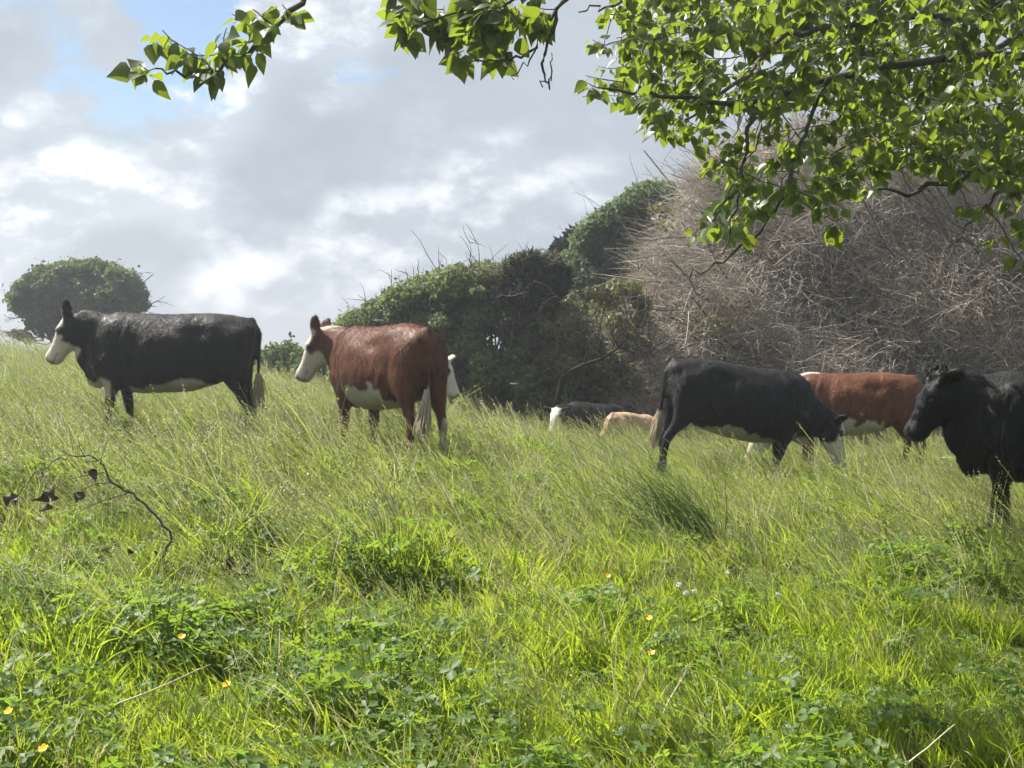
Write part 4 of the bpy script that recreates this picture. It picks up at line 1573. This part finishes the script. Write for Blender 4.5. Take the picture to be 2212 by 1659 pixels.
def seed_stems(mb, n, L, R, lean=.18, wind=.5, head=.09, w=.0030, vals=(.35, 1)):
    for i in range(n):
        a = random.uniform(0, 2 * math.pi)
        r = R * math.sqrt(random.random())
        p0 = np.array([r * math.cos(a), r * math.sin(a), -.03])
        az = random.uniform(0, 2 * math.pi)
        th = abs(random.gauss(0, lean))
        d = np.array([math.sin(th) * math.cos(az), math.sin(th) * math.sin(az), math.cos(th)])
        ln = random.uniform(*L)
        bend = WIND * wind * random.uniform(.5, 1.5) + RNG.normal(0, .07, 3) + np.array([0, 0, -.22 * random.random()])
        t = np.linspace(0, 1, 5)
        P = p0 + ln * (t[:, None] * d + (t ** 2)[:, None] * bend)
        v = random.uniform(*vals)
        sd = unit(np.cross(d, RNG.normal(0, 1, 3)))
        V = np.empty((10, 3))
        V[0::2] = P - sd * w * .5
        V[1::2] = P + sd * w * .5
        mb.add(V, [(2 * k, 2 * k + 1, 2 * k + 3, 2 * k + 2) for k in range(4)], None, v)
        e = unit(P[-1] - P[-2])
        hl = head * random.uniform(.6, 1.3)
        for k in range(9):
            q = P[-1] + e * hl * (k / 8 - .25)
            o = unit(RNG.normal(0, 1, 3) + e * 1.2)
            l = random.uniform(.010, .022) * (1.15 - k / 10)
            s2 = unit(np.cross(o, RNG.normal(0, 1, 3))) * .0035
            mb.add(np.array([q, q + o * l * .5 + s2, q + o * l, q + o * l * .5 - s2]), [(0, 1, 2, 3)], None, min(1, v + .2))


def trefoil(mb, n, R, H, size):
    for i in range(n):
        a = random.uniform(0, 2 * math.pi)
        r = R * math.sqrt(random.random())
        h = random.uniform(*H)
        c = np.array([r * math.cos(a) - .05 * h / .1 * .3, r * math.sin(a), h])
        v = random.random()
        nrm = unit(np.array([random.gauss(-.1, .35), random.gauss(0, .35), 1]))
        a0 = random.uniform(0, 6.28)
        sz = size * random.uniform(.6, 1.3)
        t1 = unit(np.cross(nrm, np.array([.3, .8, .1])))
        t2 = np.cross(nrm, t1)
        for k in range(3):
            b = a0 + k * 2.094
            u = t1 * math.cos(b) + t2 * math.sin(b)
            w = np.cross(nrm, u)
            pts = [c, c + u * sz * .55 + w * sz * .42 + nrm * sz * .15, c + u * sz * 1.0 + w * sz * .25 + nrm * sz * .05, c + u * sz * .92, c + u * sz * 1.0 - w * sz * .25 + nrm * sz * .05, c + u * sz * .55 - w * sz * .42 + nrm * sz * .15]
            mb.add(np.array(pts), [(0, 1, 2, 3), (0, 3, 4, 5)], None, v)
        st = np.array([c[0] * .6, c[1] * .6, -.02])
        sd = np.array([.0015, .001, 0])
        mb.add(np.array([st - sd, st + sd, c + sd, c - sd]), [(0, 1, 2, 3)], None, v)


def proto(name, k, mat, fn):
    c = bpy.data.collections.new(name)
    for i in range(k):
        mb = MB()
        fn(mb, i)
        c.objects.link(bpy.data.objects.new("%s_%02d" % (name, i), mb.mesh(name, mat)))
    return c


P_LUSH = proto("lush_tuft", 5, G_LUSH, lambda mb, i: blades(mb, 26, (.13, .34), .0095, .36, .06, .22, .30))
P_FINE = proto("fine_tuft", 5, G_FINE, lambda mb, i: (blades(mb, 22, (.16, .46), .0080, .34, .06, .45, .32), blades(mb, 6, (.1, .25), .008, .7, .1, .1, .4)))
P_SEED = proto("seeding_tuft", 5, G_SEED, lambda mb, i: (seed_stems(mb, 7, (.28, .56), .09, .20, .55, .09, .0042), blades(mb, 24, (.16, .36), .0078, .35, .07, .45, .35)))
P_DRY = proto("dry_tuft", 4, G_DRY, lambda mb, i: blades(mb, 14, (.15, .40), .0035, .9, .12, .25, .5))
P_CLOVER = proto("clover_patch", 5, G_CLOVER, lambda mb, i: trefoil(mb, 26, .13, (.04, .17), .024))


def scatter(name, coll, pts, rotz, tilt, scl, idx, label):
    me = bpy.data.meshes.new(name)
    me.vertices.add(len(pts))
    me.vertices.foreach_set('co', np.asarray(pts, np.float32).ravel())
    a = me.attributes.new('rot', 'FLOAT_VECTOR', 'POINT')
    r = np.stack([tilt[:, 0], tilt[:, 1], rotz], -1).astype(np.float32)
    a.data.foreach_set('vector', r.ravel())
    attr_f(me, 'scl', scl)
    b = me.attributes.new('pick', 'INT', 'POINT')
    b.data.foreach_set('value', np.asarray(idx, np.int32))
    o = obj(name, me)
    ng = bpy.data.node_groups.new(name + "_nodes", 'GeometryNodeTree')
    ng.interface.new_socket('Geometry', in_out='INPUT', socket_type='NodeSocketGeometry')
    ng.interface.new_socket('Geometry', in_out='OUTPUT', socket_type='NodeSocketGeometry')
    N = ng.nodes
    gi, go = N.new('NodeGroupInput'), N.new('NodeGroupOutput')
    iop = N.new('GeometryNodeInstanceOnPoints')
    ci = N.new('GeometryNodeCollectionInfo')
    ci.inputs['Collection'].default_value = coll
    ci.inputs['Separate Children'].default_value = True
    ci.inputs['Reset Children'].default_value = True

    def named(nm, typ):
        nd = N.new('GeometryNodeInputNamedAttribute')
        nd.data_type = typ
        nd.inputs['Name'].default_value = nm
        return nd.outputs['Attribute']
    Lk = ng.links.new
    Lk(gi.outputs[0], iop.inputs['Points'])
    Lk(ci.outputs[0], iop.inputs['Instance'])
    iop.inputs['Pick Instance'].default_value = True
    Lk(named('pick', 'INT'), iop.inputs['Instance Index'])
    e2r = N.new('FunctionNodeEulerToRotation')
    Lk(named('rot', 'FLOAT_VECTOR'), e2r.inputs[0])
    Lk(e2r.outputs[0], iop.inputs['Rotation'])
    Lk(named('scl', 'FLOAT'), iop.inputs['Scale'])
    Lk(iop.outputs[0], go.inputs[0])
    md = o.modifiers.new("scatter", 'NODES')
    md.node_group = ng
    tag(o, label, kind="stuff")
    return o


def vnoise(x, y, s, seed):
    return np.array([mnoise.noise((a * s + seed, b * s - seed, seed * .37)) for a, b in zip(x, y)])


def meadow():
    X, Y = [], []
    for y0, y1, dens in ((4.2, 6.5, 230), (6.5, 9, 180), (9, 12, 140), (12, 16, 110), (16, 21, 85), (21, 27, 60), (27, 36, 28)):
        w = .42 * y1 + 2.0
        n = int((y1 - y0) * 2 * w * dens)
        x, y = RNG.uniform(-w, w, n), RNG.uniform(y0, y1, n)
        k = np.abs(x) < .42 * y + 1.2
        X.append(x[k])
        Y.append(y[k])
    X, Y = np.concatenate(X), np.concatenate(Y)
    hol = vnoise(X, Y, 1.0, 31.9) + .5 * vnoise(X, Y, 2.6, 5.5)
    keep = (hol > -.20) | (RNG.random(len(X)) < .50)
    keep |= Y > 15
    X, Y, hol = X[keep], Y[keep], hol[keep]
    n = len(X)
    n1 = vnoise(X, Y, .55, 3.1)
    n2 = vnoise(X, Y, 1.1, 8.4)
    n3 = vnoise(X, Y, .35, 21.7)
    far = np.clip((Y - 6.5) / 6.0, 0, 1)
    side = np.clip((-X / Y * 3 + .1), 0, 1)
    w_lush = .95 * (1 - far) * (1 + 1.3 * n1) + .24 * (1 + 1.5 * n1)
    w_cl = np.where(n2 > .10, .30, .05) * (1 - far * .7)
    w_fine = .13 + .32 * far + .25 * np.clip(n3, 0, 1)
    w_seed = .03 + .27 * far + .48 * far * side + .25 * np.clip(-n3, 0, 1) * (.06 + far)
    w_dry = .025 + .05 * np.clip(n1 * 2, 0, 1)
    Wt = np.clip(np.stack([w_lush, w_cl, w_fine, w_seed, w_dry], -1), .002, None)
    Wt /= Wt.sum(1, keepdims=True)
    u = RNG.random(n)[:, None]
    typ = (u > np.cumsum(Wt, 1)).sum(1)
    Z = gz(X, Y)
    hv = (1 + .55 * vnoise(X, Y, .8, 14.2) + .35 * vnoise(X, Y, 2.3, 4.2)) * np.clip(1 + (hol + .25) * .8, .55, 1.25)
    for t, (nm, coll, k, sc, lab) in enumerate((("lush_grass", P_LUSH, 5, (.75, 1.2), "bright green lush grass of the near meadow"), ("clover", P_CLOVER, 5, (.8, 1.4), "low clover and weed leaves between the near grass"),
                                                ("fine_grass", P_FINE, 5, (.75, 1.2), "fine bent meadow grass"), ("seeding_grass", P_SEED, 5, (.75, 1.2), "long olive grass with seed heads around the cattle"),
                                                ("dry_grass", P_DRY, 4, (.7, 1.2), "pale dry straw lying in the grass"))):
        m = typ == t
        c = m.sum()
        rz = RNG.normal(0, .8, c) if t in (2, 3) else RNG.uniform(-math.pi, math.pi, c)
        scatter(nm, coll, np.stack([X[m], Y[m], Z[m]], -1), rz, RNG.normal(0, .10, (c, 2)), RNG.uniform(*sc, c) * hv[m] * (1.0 if t == 1 else np.interp(Y[m], (5.5, 10), (.74, .86))), RNG.integers(0, k, c), lab)


meadow()


# ------------------------------------------------------------------ single plants and litter in the grass
M_STEM = simple_mat("flower_stem", (.10, .16, .04), .6, .2)
M_WHITE = simple_mat("white_petal", (.75, .74, .68), .6, .2)
M_YELLOW = simple_mat("yellow_petal", (.75, .42, .02), .4, .4)
M_DEADLEAF = simple_mat("dead_leaf", (.085, .066, .045), .7, .2, 20, .5)
M_STRAW = simple_mat("straw", (.48, .42, .27), .6, .3)


def part_at(name, me, root, rel=(0, 0, 0)):
    o = obj(name, me, root)
    o.location = rel
    return o


def clover_flower(px, py, label):
    p = ground_hit(px, py, .20)
    b = np.array([p[0] + .03, p[1], g1(p[0], p[1])])
    r = empty("clover_flower", tuple(b))
    tag(r, label, "flower", "white clover flowers")
    h = p - b
    mb = MB()
    t = np.linspace(0, 1, 5)[:, None]
    mb.tube(h * t + np.array([.012, 0, 0]) * np.sin(t * 3.1), .0022, .0018, 5)
    part_at("stem", mb.mesh("stem", M_STEM), r)
    mb = MB()
    for k in range(46):
        d = unit(RNG.normal(0, 1, 3) + np.array([0, 0, .35]))
        s_ = unit(np.cross(d, RNG.normal(0, 1, 3))) * .004
        mb.add(np.array([h + d * .004, h + d * .011 + s_, h + d * .019, h + d * .011 - s_]), [(0, 1, 2, 3)])
    part_at("flower_head", mb.mesh("flower_head", M_WHITE, False), r)


def buttercup(px, py, label):
    p = ground_hit(px, py, .24)
    b = np.array([p[0] + .04, p[1], g1(p[0], p[1])])
    r = empty("buttercup", tuple(b))
    tag(r, label, "flower", "yellow buttercups")
    h = p - b
    mb = MB()
    t = np.linspace(0, 1, 5)[:, None]
    mb.tube(h * t, .002, .0015, 5)
    part_at("stem", mb.mesh("stem", M_STEM), r)
    nrm = unit(np.array([random.gauss(-.2, .3), -.5, .8]))
    t1 = unit(np.cross(nrm, [1, 0, .2]))
    t2 = np.cross(nrm, t1)
    for k in range(5):
        a = k * 1.2566
        u = t1 * math.cos(a) + t2 * math.sin(a)
        w = np.cross(nrm, u)
        z = .016
        v = np.array([(0, 0, 0), u * z * .6 + w * z * .5 + nrm * z * .25, u * z * 1.1 + w * z * .3 + nrm * z * .5, u * z * 1.1 - w * z * .3 + nrm * z * .5, u * z * .6 - w * z * .5 + nrm * z * .25])
        mb = MB()
        mb.add(v + h, [(0, 1, 2, 3)], [(0, 3, 4)])
        part_at("petal", mb.mesh("petal", M_YELLOW, False), r)


for px, py, lb in ((1466, 1263, "white clover head, leftmost of the cluster right of centre in the grass"), (1482, 1282, "white clover head, lowest of the cluster right of centre"),
                   (1499, 1279, "white clover head, rightmost of the tight cluster right of centre"), (1572, 1235, "lone white clover head below the dark tussock"),
                   (1679, 1286, "lone white clover head furthest right in the near grass")):
    clover_flower(px, py, lb)
for px, py, lb in ((1313, 1245, "yellow buttercup near the middle, left of the white clover heads"), (1404, 1336, "yellow buttercup below the white clover cluster"),
                   (1407, 1411, "yellow buttercup lowest of those right of centre"), (490, 1479, "yellow buttercup in the bright grass low on the left"),
                   (392, 1376, "small yellow buttercup behind the bright grass, left of centre"), (94, 1618, "orange-yellow buttercup in the bottom left corner"),
                   (19, 1538, "yellow buttercup at the left edge near the bottom")):
    buttercup(px, py, lb)


def umbel(px, py, depth, label):
    p = pix(px, py, depth)
    b = np.array([p[0] + .05, p[1], g1(p[0], p[1])])
    r = empty("white_umbel_plant", tuple(b))
    tag(r, label, "flower")
    h = p - b
    mb = MB()
    t = np.linspace(0, 1, 7)[:, None]
    q = h * t * np.array([1, 1, 1]) + np.array([.04, 0, 0]) * np.sin(t * 3.1)
    mb.tube(q, .005, .003, 5)
    for k in range(7):
        a = k * .9
        mb.tube(np.array([q[-1] - [0, 0, .02], q[-1] + np.array([math.cos(a) * .04, math.sin(a) * .04, .012])]), .002, .001, 4)
    part_at("stem", mb.mesh("stem", M_STEM), r)
    mb = MB()
    for k in range(70):
        a, rr = random.uniform(0, 6.28), .06 * math.sqrt(random.random())
        c = h + np.array([rr * math.cos(a), rr * math.sin(a), .014 + random.uniform(0, .012)])
        z = .008
        mb.add(c + np.array([(-z, 0, 0), (0, -z, .002), (z, 0, 0), (0, z, .002)]), [(0, 1, 2, 3)])
    part_at("flower_head", mb.mesh("flower_head", M_WHITE, False), r)


umbel(1110, 832, 17.5, "white flat flower on a tall stem right of the red-brown cow's rump")
umbel(2045, 992, 15.5, "white flat flower low in the grass before the right black cow")


def tussock():
    p = ground_hit(1470, 1185, 0.0)
    r = empty("grass_tussock", (p[0], p[1], g1(p[0], p[1])))
    tag(r, "dark green tussock of long grass leaning left, below the grazing black cow", "grass tussock")
    m = grass_material("grass_tussock", (.030, .065, .018), (.065, .115, .036), (.30, .27, .14), (.13, .22, .04), .35, .97)
    mb = MB()
    for k in range(9):
        sub = MB()
        blades(sub, 36, (.35, .80), .0085, .30, .08, .60, .25)
        off = np.array([random.uniform(-.22, .24), random.uniform(-.15, .15), 0])
        for v, q, a in zip(sub.v, sub.q, sub.a):
            mb.v.append(v + off)
            mb.q.append(q + mb.n - 0)
            mb.a.append(a)
        mb.n += sub.n
    tag(part_at("blades", mb.mesh("blades", m), r), kind="stuff")
    mb = MB()
    seed_stems(mb, 16, (.7, 1.0), .22, .2, .7, .10, .004, (.0, .5))
    tag(part_at("seed_stems", mb.mesh("seed_stems", m), r), kind="stuff")


tussock()


def dead_leaf(root, at, size, nrm=None):
    V, Q = leaf_shape(random.randrange(3))
    V = V.copy()
    V[:, 2] += .25 * V[:, 0] ** 2 * 4 + .2 * np.sin(V[:, 1] * 5)
    tip = unit(np.array([random.gauss(0, .6), random.gauss(0, .5), -1]))
    nr = RNG.normal(0, 1, 3)
    nr = unit(nr - tip * nr.dot(tip))
    lat = np.cross(tip, nr)
    W = size * (V[:, :1] * lat + V[:, 1:2] * tip + V[:, 2:] * nr)
    part_at("dead_leaf", mesh_from("dead_leaf", W, Q, M_DEADLEAF), root, tuple(at))


def fallen_branch():
    b = ground_hit(325, 1245, .02)
    D = b[1]
    base = np.array([b[0], b[1], g1(b[0], b[1])])
    r = empty("fallen_branch", tuple(base))
    tag(r, "bare fallen branch arching up out of the grass with a few withered leaves, left", "branch")
    P = np.array([base, pix(345, 1205, D), pix(377, 1160, D), pix(340, 1110, D), pix(285, 1070, D - .05), pix(240, 1040, D - .1), pix(222, 1005, D - .1), pix(212, 990, D - .1), pix(175, 984, D - .12), pix(130, 992, D - .15), pix(75, 1025, D - .2), pix(45, 1062, D - .2)]) - base
    t = np.linspace(0, len(P) - 1, 45)
    Pf = np.stack([np.interp(t, np.arange(len(P)), P[:, c]) for c in range(3)], -1)
    Pf[1:-1] = (Pf[:-2] + Pf[2:] + 2 * Pf[1:-1]) / 4
    Pf[1:-1] += RNG.normal(0, .008, (len(Pf) - 2, 3))
    mb = MB()
    for i in range(4, 40, 3):
        mb.tube(wander(Pf[i], Pf[i] + np.array([random.gauss(-.06, .06), random.gauss(0, .05), random.gauss(.02, .06)]), 4, .15), .003, .0012, 4, .3)
    mb.tube(Pf, .010, .0025, 6, .2)
    for q in ([pix(225, 1020, D - .1), pix(190, 1026, D - .1), pix(150, 1035, D - .15), pix(110, 1060, D - .2)], [pix(240, 1042, D - .1), pix(205, 1045, D - .12), pix(175, 1060, D - .15)],
              [pix(275, 1066, D - .05), pix(230, 1078, D - .1), pix(190, 1095, D - .1), pix(160, 1110, D - .1)], [base, pix(270, 1235, D), pix(180, 1225, D - .1), pix(60, 1240, D - .2)]):
        q = np.array(q) - base
        tt = np.linspace(0, len(q) - 1, 14)
        qq = np.stack([np.interp(tt, np.arange(len(q)), q[:, c]) for c in range(3)], -1)
        mb.tube(qq, .004, .0018, 5, .3)
    part_at("stem", mb.mesh("stem", BARK_GREY), r)
    for px, py, s_ in ((105, 1058, .10), (95, 1062, .11), (115, 1070, .10), (100, 1085, .09), (25, 1065, .10), (40, 1072, .09), (15, 1070, .08), (203, 1012, .09), (196, 1020, .08), (180, 1062, .08), (170, 1066, .07), (88, 1020, .06),
                       (225, 1190, .13), (240, 1180, .11), (210, 1205, .10), (85, 1215, .09), (290, 1195, .08), (330, 1190, .09)):
        dead_leaf(r, pix(px, py, D - .15) - base, s_ * .85)


fallen_branch()


def dead_mound():
    b = ground_hit(565, 1285, .0)
    base = np.array([b[0], b[1], g1(b[0], b[1])])
    r = empty("withered_weed", tuple(base))
    tag(r, "heap of withered brown weed stalks and leaves in a dark hollow of the grass", "dead weed")
    mb = MB()
    for k in range(40):
        a = random.uniform(0, 6.28)
        rr = .22 * math.sqrt(random.random())
        s0 = np.array([rr * math.cos(a), rr * math.sin(a), random.uniform(0, .1)])
        e = s0 + np.array([random.gauss(0, .12), random.gauss(0, .12), random.uniform(.02, .20)])
        mb.tube(wander(s0, e, 5, .12), .004, .0015, 4, random.random())
    part_at("stalks", mb.mesh("stalks", M_DEADLEAF), r)
    for k in range(16):
        dead_leaf(r, np.array([random.gauss(0, .14), random.gauss(0, .10), random.uniform(.10, .24)]), random.uniform(.06, .11))


dead_mound()


def straw(px0, py0, px1, py1, label):
    a = ground_hit(px0, py0, .16)
    b = ground_hit(px1, py1, .30)
    b = pix(px1, py1, min(b[1], a[1] + .6))
    mb = MB()
    mb.tube(wander(a, b, 8, .015), .0042, .002, 5)
    o = obj("straw_stalk", mb.mesh("straw_stalk", M_STRAW))
    tag(o, label, "straw", "dry straw stalks")


straw(1956, 1653, 2062, 1565, "long pale dry stalk lying slantwise in the bottom right grass")
straw(250, 1522, 455, 1435, "long pale dry stalk lying slantwise in the bottom left grass")
straw(2000, 1300, 1890, 1268, "pale bent dry stalk on the right side of the near grass")


LEAF_WEED = leaf_material("leaf_weed", (.06, .11, .025), (.13, .19, .05), (.34, .46, .05), .45, .5, .25, use_random=True, scale=2)


def lobed_leaf():
    """buttercup-like leaf: three toothed lobes"""
    V, T_ = [(0, 0, 0)], []
    for lobe, (a0, ln) in enumerate(((-1.05, .75), (0, 1.0), (1.05, .75))):
        pts = [(-.42, .45), (-.34, .72), (-.20, .70), (-.13, .98), (0, .88), (.13, .98), (.20, .70), (.34, .72), (.42, .45)]
        st = len(V)
        for da, rr in pts:
            a = a0 + da
            V.append((math.sin(a) * rr * ln, math.cos(a) * rr * ln, .10 * rr - .22 * (rr * ln) ** 2 + .05 * abs(da)))
        for k in range(len(pts) - 1):
            T_.append((0, st + k + 1, st + k))
    return np.array(V, float), np.array(T_)


def weeds():
    V, T_ = lobed_leaf()
    lm = mesh_from("leaf", V, T_, LEAF_WEED, smooth=False)
    spots = ((165, 1575, 1.0, "leafy weed with lobed leaves by the dark gap at bottom left"), (172, 1635, 1.0, "lobed weed leaves at the bottom edge, left of centre"), (90, 1330, 1.1, "pale green weed with lobed leaves left of the shaded hollow"),
             (20, 1330, 1.0, "lobed weed leaves touching the left edge in the grass"), (330, 1335, .8, "small weed with rounded leaves at the front of the shaded hollow"), (1030, 1590, 1.0, "glossy leafy weed at the bottom, near the middle"),
             (1255, 1560, 1.0, "glossy weed leaves low in the grass, right of the middle"), (870, 1610, 1.1, "leafy weed at the bottom, left of the middle"), (1300, 1470, .9, "upright glossy weed in bright grass right of the middle"),
             (980, 1480, .9, "weed leaves in the grass near the middle of the foreground"), (640, 1640, 1.0, "pale weed leaves at the bottom edge left of the middle"), (40, 1650, 1.2, "large pale weed leaves in the bottom left corner"))
    for px, py, sc, lb in spots:
        p = ground_hit(px, py, .12)
        base = np.array([p[0], p[1], g1(p[0], p[1])])
        r = empty("leafy_weed", tuple(base))
        tag(r, lb, "weed", "leafy weeds in the near grass")
        mb = MB()
        for k in range(8):
            a = random.uniform(0, 6.28)
            rr = random.uniform(.02, .13) * sc
            h = random.uniform(.10, .22) * sc
            e = np.array([rr * math.cos(a), rr * math.sin(a), h])
            t = np.linspace(0, 1, 4)[:, None]
            mb.tube(e * np.hstack([t ** 1.5, t ** 1.5, t]), .0022, .0014, 4)
            o = bpy.data.objects.new("leaf", lm)
            link(o, r)
            o.location = e
            o.rotation_euler = (random.gauss(-.2, .35), random.gauss(0, .35), a - 1.57 + random.gauss(0, .5))
            s_ = random.uniform(.040, .065) * sc
            o.scale = (s_, s_, s_)
        part_at("stalks", mb.mesh("stalks", M_STEM), r)


weeds()


# ------------------------------------------------------------------ thin air volume added to stand in for lens glare
def glare_veil():
    m = bpy.data.materials.new("glare_veil_air")
    m.use_nodes = True
    T = NT(m.node_tree)
    out = T.n('ShaderNodeOutputMaterial')
    v = T.n('ShaderNodeVolumePrincipled')
    v.inputs['Color'].default_value = (.93, .96, 1, 1)
    v.inputs['Density'].default_value = 0.0027
    v.inputs['Anisotropy'].default_value = 0.72
    T.l(v.outputs[0], out.inputs['Volume'])
    x0, x1, y0, y1, z0, z1 = -720, 720, -710, 735, -16, 9.5
    V = [(x, y, z) for x in (x0, x1) for y in (y0, y1) for z in (z0, z1)]
    Q = np.array([(0, 1, 3, 2), (4, 6, 7, 5), (0, 4, 5, 1), (2, 3, 7, 6), (0, 2, 6, 4), (1, 5, 7, 3)])
    o = obj("glare_veil", mesh_from("glare_veil", V, Q, m, False))
    tag(o, "thin bright air volume added over the pasture to stand in for lens glare", kind="stuff")


glare_veil()
